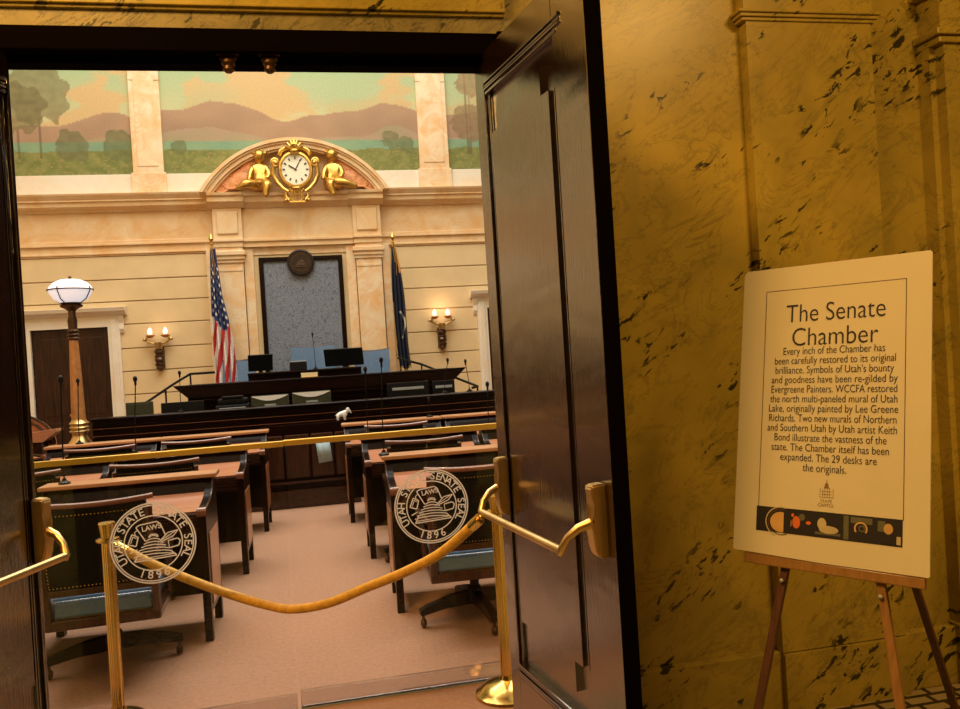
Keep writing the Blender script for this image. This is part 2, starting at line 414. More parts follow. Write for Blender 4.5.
# ================================================================== GLASS GATES
def seal(parent,cx,cz,R,y):
    mb=MB();Z=Matrix
    def P(u,v):return (cx+u*R,y,cz+v*R)
    def ring(r0,r1,n=64):
        A=[P(r0*math.cos(2*PI*i/n),r0*math.sin(2*PI*i/n)) for i in range(n+1)];B=[P(r1*math.cos(2*PI*i/n),r1*math.sin(2*PI*i/n)) for i in range(n+1)]
        mb.quadstrip(A,B)
    ring(.965,1.0);ring(.915,.945);ring(.655,.685)
    def letters(txt,a0,a1,r,flip=False):
        n=len(txt)
        for i,ch in enumerate(txt):
            if ch==' ':continue
            a=math.radians(a0+(a1-a0)*i/(n-1))
            px,pz=math.cos(a)*r,math.sin(a)*r
            rot=a-PI/2 if not flip else a+PI/2
            m=Matrix.Translation(P(px,pz))@Matrix.Rotation(-rot,4,'Y')@Matrix.Rotation(PI/2,4,'X')
            off=Matrix.Translation((0,-.36*.21*R,0))
            add_text(mb,ch,m@off,height=.27*R,bold=.012)
    letters('UTAH STATE SENATE SEAL',208,-28,.795)
    letters('1896',-112,-70,.795,True)
    def line(pts,w=.022):
        for (a,b),(c,d) in zip(pts,pts[1:]):
            dx,dy=c-a,d-b;l=math.hypot(dx,dy) or 1;nx,ny=-dy/l*w/2,dx/l*w/2
            mb.quadstrip([P(a+nx,b+ny),P(c+nx,d+ny)],[P(a-nx,b-ny),P(c-nx,d-ny)])
    line([(-.38,.42),(-.30,.47),(.10,.52),(.18,.46),(.28,.18)],.03)       # book of laws
    line([(-.38,.42),(-.18,.06)],.03);line([(-.34,.36),(-.42,.30),(-.40,.22)],.02)
    add_text(mb,'LAWS',Matrix.Translation(P(-.02,.33))@Matrix.Rotation(-.12,4,'Y')@Matrix.Rotation(PI/2,4,'X'),height=.17*R,bold=.02)
    line([(-.58,.02),(-.48,.26),(-.34,.18),(-.40,-.04),(-.58,.02)],.03);line([(-.52,.04),(-.46,.2),(-.38,.15)],.02)
    for i in range(7):                                              # beehive bands
        z=.17-.075*i;w=.10+.062*i
        line([(-w,z-.03),(-w*.6,z+.005),(0,z+.02),(w*.6,z+.005),(w,z-.03)],.026)
    line([(-.1,.16),(-.05,.22),(.08,.21),(.12,.15)],.025)
    line([(-.36,-.24),(-.46,-.42),(.52,-.36),(.38,-.22)],.03);line([(-.44,-.37),(.5,-.31)],.02)
    line([(.16,.04),(.34,.22),(.58,.26),(.46,.12),(.2,.02)],.026);line([(.1,0),(.52,.24)],.02)
    line([(.34,.02),(.56,.06),(.62,0),(.58,-.12),(.36,-.16)],.03);line([(.34,.02),(.36,-.16)],.02)
    line([(-.55,-.2),(-.38,-.12)],.03)
    return mb.build('etched_seal',M['glass_etch'],parent,smooth=False)
def gate(x0,x1,y0,y1,label,sealc):
    t=thing('glass_gate',label,'glass gate',((x0+x1)/2,(y0+y1)/2,0),math.atan2(y1-y0,x1-x0),'etched glass gates across the doorway')
    L=math.hypot(x1-x0,y1-y0)/2
    mb=MB();mb.box(-L,L,-.005,.005,.02,1.215);mb.build('glass_panel',M['glass'],t,smooth=False)
    mb=MB();mb.box(-L-.01,L+.01,-.013,.013,1.217,1.243,.004);mb.build('top_rail',M['rail_brass'],t)
    mb=MB();mb.box(-L,L,-.012,.012,.008,.085,.002);mb.build('bottom_strip',M['clear_acrylic'],t,smooth=False)
    mb=MB();mb.box(-L,L,-.014,.014,.0,.008);mb.build('bottom_edge',M['grey_metal'],t,smooth=False)
    seal(t,sealc[0]-(x0+x1)/2,sealc[1],.178,-.0065)
    return t
gate(-1.235,-.19,3.70,3.76,'left glass gate, its round etched seal overlapping the left brass post',(-.757,.846))
gate(-.175,.86,3.79,3.80,'right glass gate, its round etched seal near the open dark door',(.484,.873))
# ================================================================== STANCHIONS, ROPE
def stanchion(loc,label):
    t=thing('rope_stanchion',label,'stanchion',loc,0,'brass rope stanchions')
    mb=MB();mb.lathe([(.145,0),(.15,.006),(.148,.014),(.135,.022),(.125,.03),(.10,.05),(.06,.066),(.035,.074),(.028,.09)],n=36);mb.build('base',M['brass'],t)
    mb=MB();mb.lathe([(.0245,.08),(.0245,.84)],n=24)
    for k in range(8):
        a=k*PI/4;mb.cyl((.0225*math.cos(a),.0225*math.sin(a),.09),(.0225*math.cos(a),.0225*math.sin(a),.84),.005,n=6)
    mb.build('post',M['brass'],t)
    mb=MB();mb.lathe([(.026,.835),(.05,.842),(.052,.848),(.05,.854),(.030,.858),(.031,.88),(.036,.912),(.037,.922),(.034,.926)],n=28);mb.build('cap',M['brass'],t)
    return t
stanchion((-.985,3.89,0),'brass rope stanchion behind the left glass gate, tied to the rope')
stanchion((.765,3.63,0),'brass rope stanchion with round base, half hidden behind the right door leaf')
def rope():
    t=thing('barrier_rope','sagging gold velvet rope slung across the doorway between post and door bar','rope',(-.2,3.6,0))
    import itertools
    # way points in the doorway, sagging
    A=Vector((-.915,3.84,.858));B=Vector((.58,3.02,.945))
    n=40;pts=[]
    way=[(-.93,3.84,.822),(-.78,3.80,.735),(-.62,3.78,.650),(-.45,3.76,.570),(-.30,3.745,.510),(-.18,3.70,.490),(-.02,3.61,.525),(.14,3.48,.61),(.30,3.33,.70),(.44,3.19,.80),(.565,3.035,.945)]
    W=[Vector(p) for p in way]
    for i in range(len(W)-1):
        p0=W[max(i-1,0)];p1=W[i];p2=W[i+1];p3=W[min(i+2,len(W)-1)]
        for k in range(6):
            u=k/6
            pts.append(.5*((2*p1)+(-p0+p2)*u+(2*p0-5*p1+4*p2-p3)*u*u+(-p0+3*p1-3*p2+p3)*u**3))
    pts.append(W[-1])
    off=Vector((-.2,3.6,0));P=[p-off for p in pts]
    MB().tube(P,.0205,14).build('rope_body',M['rope'],t)
    for a,b in ((0,4),(-1,-5)):
        d=(P[b]-P[a]).normalized();k=MB();k.cyl(P[a]-d*.012,P[a]+d*.045,.0225,n=16);k.sph(P[a]-d*.02,.012);k.cyl(P[a]-d*.045,P[a]-d*.012,.005,n=8);k.build('end_ferrule',M['brass'],t)
rope()
# ================================================================== EASEL + POSTER
BL=Vector((1.329,2.483,.875));ex=Vector((.5497,-.8354,0));eu=Vector((.17582,.1157,.9776));en=ex.cross(eu)  # en points away?
en=Vector((-.8166,-.5374,.2105))   # toward the camera
PW,PH=.602,.974
PM=Matrix(((ex.x,eu.x,en.x,BL.x),(ex.y,eu.y,en.y,BL.y),(ex.z,eu.z,en.z,BL.z),(0,0,0,1)))  # local x right, y up, z toward viewer
po=bpy.data.objects.new('poster_board',None);COL.objects.link(po);po.matrix_world=PM
tag(po,'cream poster board about the chamber standing on the wooden easel','poster')
mb=MB()
c=.006;PT=PH-.009;pl=[(c,.004),(.3,-.002),(PW-c*.6,0),(PW,c*.6),(PW,PT-c),(PW-c*.4,PT-c*.4),(PW-c,PT),(.012,PT),(.003,PT-.008),(0,PT-.02),(0,c)]
mb.prism(pl,-.006,0,'z');mb.build('board',M['poster'],po,smooth=False)
mb=MB()
def tl(u0,u1,v,txt,h,mb=mb,b=-.003):
    add_text(mb,txt,Matrix.Translation(((u0+u1)/2*PW,v*PH,.0012)),height=h*PH,width=(u1-u0)*PW,bold=b)
tl(.262,.785,.792,'The Senate',.090,b=-.007);mb.build('title_first_line',M['ink'],po,smooth=False);mb=MB()
tl(.300,.752,.709,'Chamber',.090,mb,-.007)#;tl(.300,.752,.720,'Chamber',.088,b=-.014)
mb.build('title_second_line',M['ink'],po,smooth=False);mb=MB()
lines=[('Every inch of the Chamber has',.252,.786),('been carefully restored to its original',.205,.838),('brilliance. Symbols of Utah’s bounty',.210,.830),('and goodness have been re-gilded by',.190,.848),('Evergreene Painters. WCCFA restored',.190,.846),('the north multi-paneled mural of Utah',.185,.848),('Lake, originally painted by Lee Greene',.180,.852),('Richards. Two new murals of Northern',.183,.845),('and Southern Utah by Utah artist Keith',.176,.848),('Bond illustrate the vastness of the',.218,.800),('state. The Chamber itself has been',.203,.812),('expanded. The 29 desks are',.255,.755),('the originals.',.380,.607)]
for i,(s,a,b_) in enumerate(lines):tl(a,b_,.679-.0327*i,s,.036,mb)
mb.build('body_lettering',M['ink'],po,smooth=False)
mb=MB()
def rect(mb,x0,x1,y0,y1,z=.0006):mb.box(x0*PW,x1*PW,y0*PH,y1*PH,0,z)
w=.0035
rect(mb,.139,.884,.907,.909);rect(mb,.139,.139+w,.158,.909);rect(mb,.881,.881+w,.158,.909);rect(mb,.139,.884,.158,.160)
mb.build('border_line',M['thin_ink'],po,smooth=False)
mb=MB()   # little capitol emblem
for x0,x1,y0,y1 in ((.475,.545,.206,.2075),(.475,.477,.206,.236),(.543,.545,.206,.236),(.488,.490,.208,.232),(.500,.502,.208,.238),(.512,.514,.208,.238),(.524,.526,.208,.238),(.485,.535,.216,.2175),(.482,.54,.225,.2265),(.494,.524,.236,.238)):rect(mb,x0,x1,y0,y1)
mb.prism([(.497*PW,.238*PH),(.521*PW,.238*PH),(.517*PW,.250*PH),(.511*PW,.254*PH),(.510*PW,.264*PH),(.508*PW,.264*PH),(.507*PW,.254*PH),(.501*PW,.250*PH)],0,.0006,'z')
add_text(mb,'STATE',Matrix.Translation((.509*PW,.190*PH,.001)),height=.014*PH,width=.058*PW);add_text(mb,'CAPITOL',Matrix.Translation((.509*PW,.177*PH,.001)),height=.014*PH,width=.082*PW)
mb.build('emblem',M['emblem_ink'],po,smooth=False)
mb=MB();rect(mb,.131,.880,.078,.160,.0008);strip=mb.build('photo_strip',M['ink'],po,smooth=False)
def disc(u,v,r,mat,sx=1,sy=1,z=.0012,nm='printed_shape',inner=None,a0=0,a1=360):
    mb=MB();n=24
    A=[(u*PW+math.cos(math.radians(a0+(a1-a0)*i/n))*r*sx,v*PH+math.sin(math.radians(a0+(a1-a0)*i/n))*r*sy,z) for i in range(n+1)]
    if inner is None:
        vs=[mb.bm.verts.new(p) for p in A[:-1]];mb.bm.faces.new(vs)
    else:
        B=[(u*PW+math.cos(math.radians(a0+(a1-a0)*i/n))*r*inner*sx,v*PH+math.sin(math.radians(a0+(a1-a0)*i/n))*r*inner*sy,z) for i in range(n+1)];mb.quadstrip(A,B)
    return mb.build(nm,mat,strip,smooth=False)
def prect(x0,x1,y0,y1,mat,z=.0011):
    mb=MB();mb.box(x0*PW,x1*PW,y0*PH,y1*PH,z-.0003,z);return mb.build('printed_patch',mat,strip,smooth=False)
disc(.270,.113,.036,M['tan_print'],1,.9);disc(.270,.113,.052,M['pale_print'],1,.95,.0011,inner=.93,a0=70,a1=250);disc(.27,.113,.044,M['thin_ink'],1,.95,.0013,inner=.93,a0=60,a1=300)
prect(.286,.30,.080,.158,M['ink'],.0016);prect(.30,.325,.080,.158,M['ink'],.0016)
disc(.355,.118,.014,M['orange_print'],.9,1.4,.0018);disc(.385,.136,.010,M['grey_print'],1,1.1,.0019);disc(.42,.12,.008,M['orange_print'],1,.7,.0018);disc(.335,.14,.006,M['orange_print'],.8,1,.0018)
disc(.49,.122,.014,M['pale_print'],1,1.3,.0014);disc(.525,.105,.02,M['pale_print'],1.5,.6,.0013);prect(.455,.585,.088,.096,M['grey_print'])
prect(.60,.625,.082,.156,M['grey_print']);prect(.635,.74,.135,.154,M['grey_print'])
disc(.685,.120,.020,M['tan_print'],1,1,.0016,inner=.75,a0=-40,a1=220);disc(.69,.120,.010,M['grey_print'],1,1,.0017,inner=.6)
disc(.815,.128,.013,M['tan_print'],1,1.2,.0016);prect(.785,.85,.084,.112,M['ink'],.0018);prect(.765,.80,.118,.15,M['grey_print']);prect(.853,.872,.084,.108,M['pale_print'])
# easel: legs in the board plane (behind), tray
ez=thing('easel','wooden display easel holding the poster in front of the marble wall','easel',(1.62,2.36,0))
EI=Matrix.Translation((-1.62,-2.36,0))
def onb(u,v,d=0):  # world point on board plane, metres along board
    return (BL+ex*(u*PW)+eu*v+en*d)-Vector((1.62,2.36,0))
mb=MB();mb.box(-.0+.04,PW-.0-.012,-.034,-.004,-.024,-.002,.003,m=PM)
mb.box(.04,PW-.012,-.034,.006,-.014,-.003,.002,m=PM);mb.xf(EI);mb.build('tray',M['easel_wood'],ez)
def leg(p_top,p_bot,w=.026,d=.018,mat='easel_wood',nm='leg'):
    mb=MB();pt=Vector(p_top);pb=Vector(p_bot);dd=pt-pb;q=dd.to_track_quat('Z','X').to_matrix().to_4x4()
    # align box x with board x
    zax=dd.normalized();xax=(ex-zax*ex.dot(zax)).normalized();yax=zax.cross(xax)
    R=Matrix(((xax.x,yax.x,zax.x,pb.x),(xax.y,yax.y,zax.y,pb.y),(xax.z,yax.z,zax.z,pb.z),(0,0,0,1)))
    mb.box(-w/2,w/2,-d/2,d/2,0,dd.length,.003,m=R);return mb.build(nm,M[mat],ez)
off=Vector((1.62,2.36,0))
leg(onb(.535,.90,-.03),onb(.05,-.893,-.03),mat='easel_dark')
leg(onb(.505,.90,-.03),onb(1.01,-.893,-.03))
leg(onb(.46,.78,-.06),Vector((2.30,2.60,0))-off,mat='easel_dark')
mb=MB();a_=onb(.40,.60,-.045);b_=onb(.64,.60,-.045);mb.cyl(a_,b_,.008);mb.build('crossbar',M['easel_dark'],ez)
for u,v in ((.275,-.075),(.775,-.075)):
    mb=MB();mb.sph(onb(u,v,-.012),.007);mb.build('bolt',M['grey_metal'],ez)
# ================================================================== CHAMBER SHELL
YW=13.0
mb=MB();mb.box(-7.5,6.5,YW+.04,YW+.3,0,9.2)
zs=[0,.2,.55,.9,1.25,1.605,1.955,2.325,2.675,3.01,3.37]
openings=[(-4.17,-3.09,2.30),(2.78,3.85,2.30)]
def spans(z0,z1):
    sp=[(-7.5,6.5)]
    for a,b,t in openings:
        if z0<t:
            out=[]
            for s,e in sp:
                if a>s and b<e:out+=[(s,a),(b,e)]
                else:out.append((s,e))
            sp=out
    return sp
for a,b in zip(zs,zs[1:]):
    for s,e in spans(a,b):
        mb.box(s,e,YW,YW+.05,a+.008,b-.008,.006)
struct(mb.build('wall_chamber_far',M['cream'],smooth=False))
mb=MB();mb.box(-7.7,-7.5,3.2,YW+.3,0,9.2);struct(mb.build('wall_chamber_left',M['cream'],smooth=False))
mb=MB();mb.box(6.5,6.7,3.2,YW+.3,0,9.2);struct(mb.build('wall_chamber_right',M['mahogany_dark'],smooth=False))  # unseen wall, given dark wood to darken the left leaf's reflection
mb=MB();mb.box(-7.7,6.7,3.2,YW+.3,9.2,9.4);struct(mb.build('ceiling_chamber',M['plaster'],smooth=False))
# entablature
def entab(x0,x1,y,name,dz=0):
    mb=MB();z=dz
    mb.box(x0,x1,y-.01,YW+.04,3.37+z,3.395+z);mb.box(x0,x1,y-.035,YW+.04,3.395+z,3.42+z,.004)
    mb.box(x0,x1,y-.012,YW+.04,3.42+z,3.525+z)
    mb.box(x0,x1,y-.05,YW+.04,3.525+z,3.56+z,.006);mb.box(x0,x1,y-.03,YW+.04,3.56+z,3.60+z,.006)
    mb.box(x0,x1,y-.0,YW+.04,3.60+z,4.03+z)
    mb.prism([(YW+.04,4.03+z),(y-.03,4.03+z),(y-.06,4.06+z),(y-.10,4.075+z),(y-.15,4.10+z),(y-.16,4.16+z),(y-.19,4.17+z),(y-.19,4.19+z),(y-.24,4.25+z),(y-.25,4.275+z),(YW+.04,4.275+z)],x0,x1,'x')
    return struct(mb.build(name,M['cream_marble'],smooth=False))
entab(-7.5,-1.46,YW,'trim_6');entab(1.10,6.5,YW,'trim_7')
# pediment block (break-front) frieze
mb=MB();yb=12.8
z=0
def brk(x0,x1,y,full=True):
    mb.box(x0,x1,y-.02,YW+.03,3.42,3.50);mb.box(x0-.01,x1+.01,y-.05,YW+.03,3.50,3.54,.005);mb.box(x0,x1,y-.0,YW+.03,3.54,4.02)
    mb.prism([(YW+.03,4.02),(y-.02,4.02),(y-.05,4.05),(y-.09,4.08),(y-.13,4.10),(y-.13,4.17),(y-.17,4.19),(y-.18,4.23),(YW+.03,4.23)],x0-.05,x1+.05,'x')
brk(-1.42,1.06,12.88)
brk(-1.46,-1.03,12.80);brk(.66,1.10,12.80)
mb.box(-1.40,-1.09,12.77,12.81,3.62,3.96,.01);mb.box(.72,1.04,12.77,12.81,3.62,3.96,.01)
struct(mb.build('trim_8',M['cream_marble'],smooth=False))
# pilasters beside the niche
for i,(x0,x1,nm) in enumerate(((-1.43,-1.05,'trim_9'),(.68,1.08,'trim_10'))):
    mb=MB()
    mb.box(x0,x1,12.84,YW+.03,0,3.18)
    mb.box(x0+.01,x1-.01,12.83,YW,3.05,3.09,.004)
    mb.box(x0-.02,x1+.02,12.815,YW+.03,3.18,3.23,.006);mb.box(x0-.03,x1+.03,12.79,YW+.03,3.23,3.29,.006);mb.box(x0-.05,x1+.05,12.76,YW+.03,3.29,3.36,.01);mb.box(x0-.01,x1+.01,12.80,YW+.03,3.36,3.42)
    struct(mb.build(nm,M['rose_marble'],smooth=False))
mb=MB()
for x0,x1 in ((-1.60,-1.46),(-1.04,-.90),(.53,.67),(1.10,1.22)):mb.box(x0,x1,12.90,YW+.04,0,3.40)
mb.box(-1.6,1.22,12.93,YW+.04,3.30,3.42)
struct(mb.build('trim_11',M['rose_marble'],smooth=False))
# niche panel back (cream) is the wall; frame moulding
mb=MB();mb.box(-.90,.53,12.95,YW+.02,1.0,3.31);struct(mb.build('trim_12',M['cream'],smooth=False))
# damask panel
t=thing('damask_panel','tall blue grey damask panel in a dark wood frame behind the president chair','wall panel',(-.18,12.93,1.1))
def loc(mb,o):mb.xf(Matrix.Translation([-v for v in o]));return mb
o_=(-.18,12.93,1.1)
x0,x1,z1=-.825,.465,3.255
mb=MB();mb.box(x0+.06,x1-.06,12.925,12.945,1.1,z1-.06);loc(mb,o_).build('fabric',M['damask'],t,smooth=False)
mb=MB();mb.box(x0,x0+.07,12.89,12.945,1.1,z1,.01);mb.box(x1-.07,x1,12.89,12.945,1.1,z1,.01);mb.box(x0+.07,x1-.07,12.892,12.944,z1-.068,z1-.002,.006);mb.box(x0+.07,x1-.07,12.892,12.944,1.1,1.17,.006)
loc(mb,o_).build('frame',M['mahogany_dark'],t)
# round seal plaque
t=thing('round_plaque','dark round bronze state seal plaque over the top of the blue panel','plaque',(-.185,12.885,3.15))
mb=MB();m=Matrix.Rotation(PI/2,4,'X');mb.lathe([(0,.0),(.205,.0),(.21,.01),(.205,.03),(.185,.035),(.175,.022),(.02,.022),(0,.022)],n=40,m=m);mb.build('disc',M['seal_bronze'],t)
mb=MB();mb.lathe([(.135,.022),(.14,.03),(.13,.03)],n=36,m=m,cap=False)
for i in range(5):
    w_=.035+.011*i;zz=.045-.022*i
    mb.tube([(-w_,-.028,zz-.008),(0,-.036,zz+.006),(w_,-.028,zz-.008)],.006,6)
mb.box(-.09,.09,-.032,-.02,-.075,-.06,.003)
for k in range(24):
    a=k*PI/12;mb.sph((.157*math.cos(a),-.026,.157*math.sin(a)),.006,n=6)
mb.build('relief',M['bronze'],t)
# segmental pediment with moulded arch
cx=-.18;ch=1.43;rise=.81;R=(ch*ch+rise*rise)/(2*rise);cz=4.24+rise-R
def arc(r,n=40,zc=None):
    a0=math.asin(max(-1,min(1,(4.235-cz)/r)));return [(cx+r*math.cos(PI-a0-(PI-2*a0)*i/n),cz+r*math.sin(PI-a0-(PI-2*a0)*i/n)) for i in range(n+1)]
mb=MB()
for ro,ri,yf in ((R,R-.05,12.60),(R-.05,R-.08,12.63),(R-.08,R-.14,12.66),(R-.14,R-.17,12.70)):
    A=arc(ro);B=arc(ri)
    for i in range(40):
        mb.prism([A[i],A[i+1],B[i+1],B[i]],yf,12.99,'y')
struct(mb.build('trim_13',M['cream_marble'],ang=30))
mb=MB();A=arc(R-.12);mb.prism([(p[0],p[1]) for p in A],12.88,12.98,'y');mb.box(-1.42,1.06,12.9,12.99,4.22,4.30)
struct(mb.build('trim_14',M['cream_marble'],smooth=False))
# attic: plinth band + pilasters + murals
mb=MB();mb.box(-7.5,6.5,12.90,YW+.04,4.27,4.585,.004);struct(mb.build('trim_15',M['white_marble'],smooth=False))
pil=[(-6.95,-6.5),(-2.57,-2.13),(1.80,2.28),(6.1,6.5)]
for i,(a,b) in enumerate(pil):
    mb=MB();mb.box(a,b,12.88,YW+.04,4.585,6.0);mb.box(a,b,12.88,YW+.04,6.012,6.9);mb.box(a,b,12.88,YW+.04,6.912,8.9);mb.box(a-.03,b+.03,12.865,YW+.04,4.27,4.60,.005)
    if b-a>.3:mb.box(a+.07,b-.07,12.87,12.885,4.7,8.8,.003)
    struct(mb.build('trim_%d'%(16+i),M['rose_marble'] ,smooth=False))
def lerp3(a,b,t):t=max(0,min(1,t));return tuple(a[i]+(b[i]-a[i])*t for i in range(3))
def mural(x0,x1,label,seed,ridge,trees):
    """oil landscape: sky, clouds, ridge, lake, meadow painted per vertex"""
    z0,z1=4.585,8.9;nx=int((x1-x0)*60);nz=190
    o_=(x0,12.93,z0);bm=bmesh.new();cols=[];V=[]
    for j in range(nz+1):
        fz=(j/nz)**1.35*(z1-z0);row=[]
        for i in range(nx+1):
            x=(x1-x0)*i/nx;row.append(bm.verts.new((x,0,fz)));X=x0+x;Z=z0+fz
            N=lambda s,k=0:noise.noise(Vector((X*s+seed*7.3,Z*s*1.3,k)))
            h=Z-4.585
            sky=lerp3(s2l((226,208,164)),s2l((186,198,158)),(h-.75)/.8)
            cl=noise.fractal(Vector((X*.75+seed*3,Z*1.25,1.5)),.8,2.1,4)
            cloud=s2l((228,188,140));cc=lerp3(sky,cloud,(cl+.02)*5)
            c=cc if N(.6,8)<.25 else lerp3(cc,s2l((186,198,160)),(N(.6,8)-.25)*2*min(1,h))
            hr=ridge(X)+.05*N(2.2,3)
            m2=hr*.62+.12*N(1.3,5)
            if h<hr:c=lerp3(s2l((192,150,124)),s2l((172,134,112)),(hr-h)*1.5+N(3)*.5)
            if h<m2 and h<hr:c=lerp3(s2l((190,154,134)),s2l((176,156,124)),.5+N(4)*.8)
            if h<.50:c=lerp3(s2l((136,164,140)),s2l((150,172,138)),N(5)+.5)
            if h<.36+.05*N(2.5,9):c=lerp3(s2l((126,128,70)),s2l((150,146,84)),N(7)*1.2+.5)
            if h<.36 and noise.noise(Vector((X*22,Z*34,seed)))>.3:c=lerp3(c,s2l((178,150,96)),.7)
            for tx,tz,tr,tc in trees:
                dx=(X-tx);dz=(h-tz)
                rr=tr*(1+.35*noise.noise(Vector((math.atan2(dz,dx)*1.7,seed,tx)))+.25*noise.noise(Vector((X*6,Z*6,2))))
                if math.hypot(dx*1.05,dz)<rr:c=lerp3(c,lerp3(s2l(tc),s2l(tuple(int(v*.85) for v in tc)),N(9)+.5),.72)
                elif abs(dx)<tr*.05 and .25<h<tz:c=lerp3(c,s2l((110,84,58)),.6)
            cols.append((min(1,c[0]*.80),min(1,c[1]*.88),min(1,c[2]*.80)))
        V.append(row)
    for j in range(nz):
        for i in range(nx):bm.faces.new((V[j][i],V[j][i+1],V[j+1][i+1],V[j+1][i]))
    me=bpy.data.meshes.new('wall_mural');bm.to_mesh(me);bm.free()
    ca=me.color_attributes.new('Col','FLOAT_COLOR','POINT')
    for k,c in enumerate(cols):ca.data[k].color=(c[0],c[1],c[2],1)
    me.materials.append(M['mural'])
    o=bpy.data.objects.new('wall_mural',me);COL.objects.link(o);o.location=o_
    sm=o.modifiers.new('thick','SOLIDIFY');sm.thickness=.012
    tag(o,label,'mural','landscape murals above the cornice')
mural(-6.5,-2.57,'left painted landscape mural with a tall tree and low mauve hills',1,lambda X:.72+.16*math.sin(X*1.7+.5)+.08*math.sin(X*4),[(-3.85,1.25,.46,(150,132,90)),(-4.15,1.0,.40,(140,124,84)),(-3.4,.45,.24,(128,124,84)),(-2.75,.42,.25,(126,126,82)),(-5.4,1.2,.7,(142,128,86))])
def rid2(X):
    a=max(0,1-abs(X+1.4)/1.7)*.62;b=max(0,1-abs(X-1.2)/1.6)*.42;return .68+a*.75+b+.04*math.sin(X*5)
mural(-2.13,1.80,'wide central painted landscape mural with a mauve mountain behind the gilded clock',2,rid2,[(-1.9,.40,.12,(126,128,82)),(1.35,.50,.16,(134,130,88)),(1.6,.42,.14,(130,128,84))])
mural(2.28,6.1,'right painted landscape mural with an orange leaved tree beside the dark door',3,lambda X:1.0+.1*math.sin(X*2),[(2.62,1.88,.26,(196,140,98)),(2.68,1.40,.22,(186,138,98)),(2.66,.75,.32,(160,128,92)),(4.4,1.4,.5,(176,132,88))])
mb=MB()
mb.box(-7.5,-7.44,3.4,YW,0,1.38);mb.box(-7.5,-7.41,3.4,YW,1.38,1.43,.005);mb.box(-7.44,-4.46,YW-.05,YW,0,1.38);mb.box(-7.44,-4.46,YW-.08,YW,1.38,1.43,.005)
for k in range(9):mb.box(-7.445,-7.42,3.6+k*1.04,4.45+k*1.04,.15,1.25,.01)
for k in range(3):mb.box(-7.35+k*.97,-6.5+k*.97,YW-.07,YW-.045,.15,1.25,.01)
struct(mb.build('trim_30',M['mahogany_dark'],smooth=False))  # unseen dark wainscot, added to darken the right leaf's reflection
t=thing('carved_bench','carved wooden bench end with an arched panel, left of the globe lamp','bench',(-3.30,10.35,0))
mb=MB()
ar=[(-.30,0),(.17,0),(.17,.80)]+[(.17-.47*(1-math.cos(a)) ,.80+.38*math.sin(a)) for a in [k*PI/16 for k in range(1,9)]]
mb.prism(ar,0,.06,'y');mb.build('arched_end',M['desk_top'],t,smooth=False)
for q in (0,.05):
    mb=MB();mb.tube([(p[0]-q*.8,-.008,p[1]-q) for p in ar[2:]],.016,8);mb.build('arch_moulding',M['mahogany'],t)
mb=MB();mb.prism([(-.35,.93),(.27,.99),(.27,.96),(.12,.85),(-.35,.86)],-.28,-.02,'y');mb.build('sloping_top',M['desk_top'],t,smooth=False)
mb=MB();mb.box(-.33,.10,-.24,-.03,0,.86,.01);mb.build('cabinet',M['mahogany'],t)
# ------------------------------------------------------------------ chamber doors (far wall)
def wall_door(n,x0,x1,t,label):
    mb=MB()
    mb.box(x0,x1,YW+.03,YW+.08,0,t)
    for k in range(2):
        a=x0+(x1-x0)*k/2
        b=a+(x1-x0)/2
        for za,zb in ((.12,.9),(1.0,t-.14)):
            mb.box(a+.09,b-.09,YW+.015,YW+.04,za,zb,.008)
        mb.box(a+.004,b-.004,YW+.022,YW+.04,.0,t-.01,.004)
    d=struct(mb.build('door_%d'%n,M['far_door_wood'],smooth=False));d['label']=label
    h=MB();h.sph(((x0+x1)/2-.05,YW-.005,1.0),.03);h.build('door_knob',M['brass'],d)
    mb=MB()
    mb.box(x0-.17,x0,YW-.05,YW+.05,0,t);mb.box(x1,x1+.17,YW-.05,YW+.05,0,t);mb.box(x0-.17,x1+.17,YW-.05,YW+.05,t,t+.17)
    mb.box(x0-.13,x0-.04,YW-.065,YW-.04,0,t+.10,.008);mb.box(x1+.04,x1+.13,YW-.065,YW-.04,0,t+.10,.008)
    mb.prism([(YW,t+.17),(YW-.07,t+.17),(YW-.10,t+.20),(YW-.17,t+.23),(YW-.19,t+.28),(YW,t+.30)],x0-.28,x1+.28,'x')
    for xx in (x0-.23,x1+.17):mb.prism([(YW,t-.10),(YW-.03,t-.10),(YW-.06,t-.04),(YW-.05,t+.05),(YW-.10,t+.16),(YW,t+.17)],xx,xx+.06,'x')
    struct(mb.build('trim_%d'%(18+2*n),M['white_marble'],smooth=False))
wall_door(3,-4.17,-3.09,2.30,'dark double door in the far wall behind the globe lamp')
wall_door(4,2.78,3.85,2.30,'doorway in the far wall just behind the open door leaf')
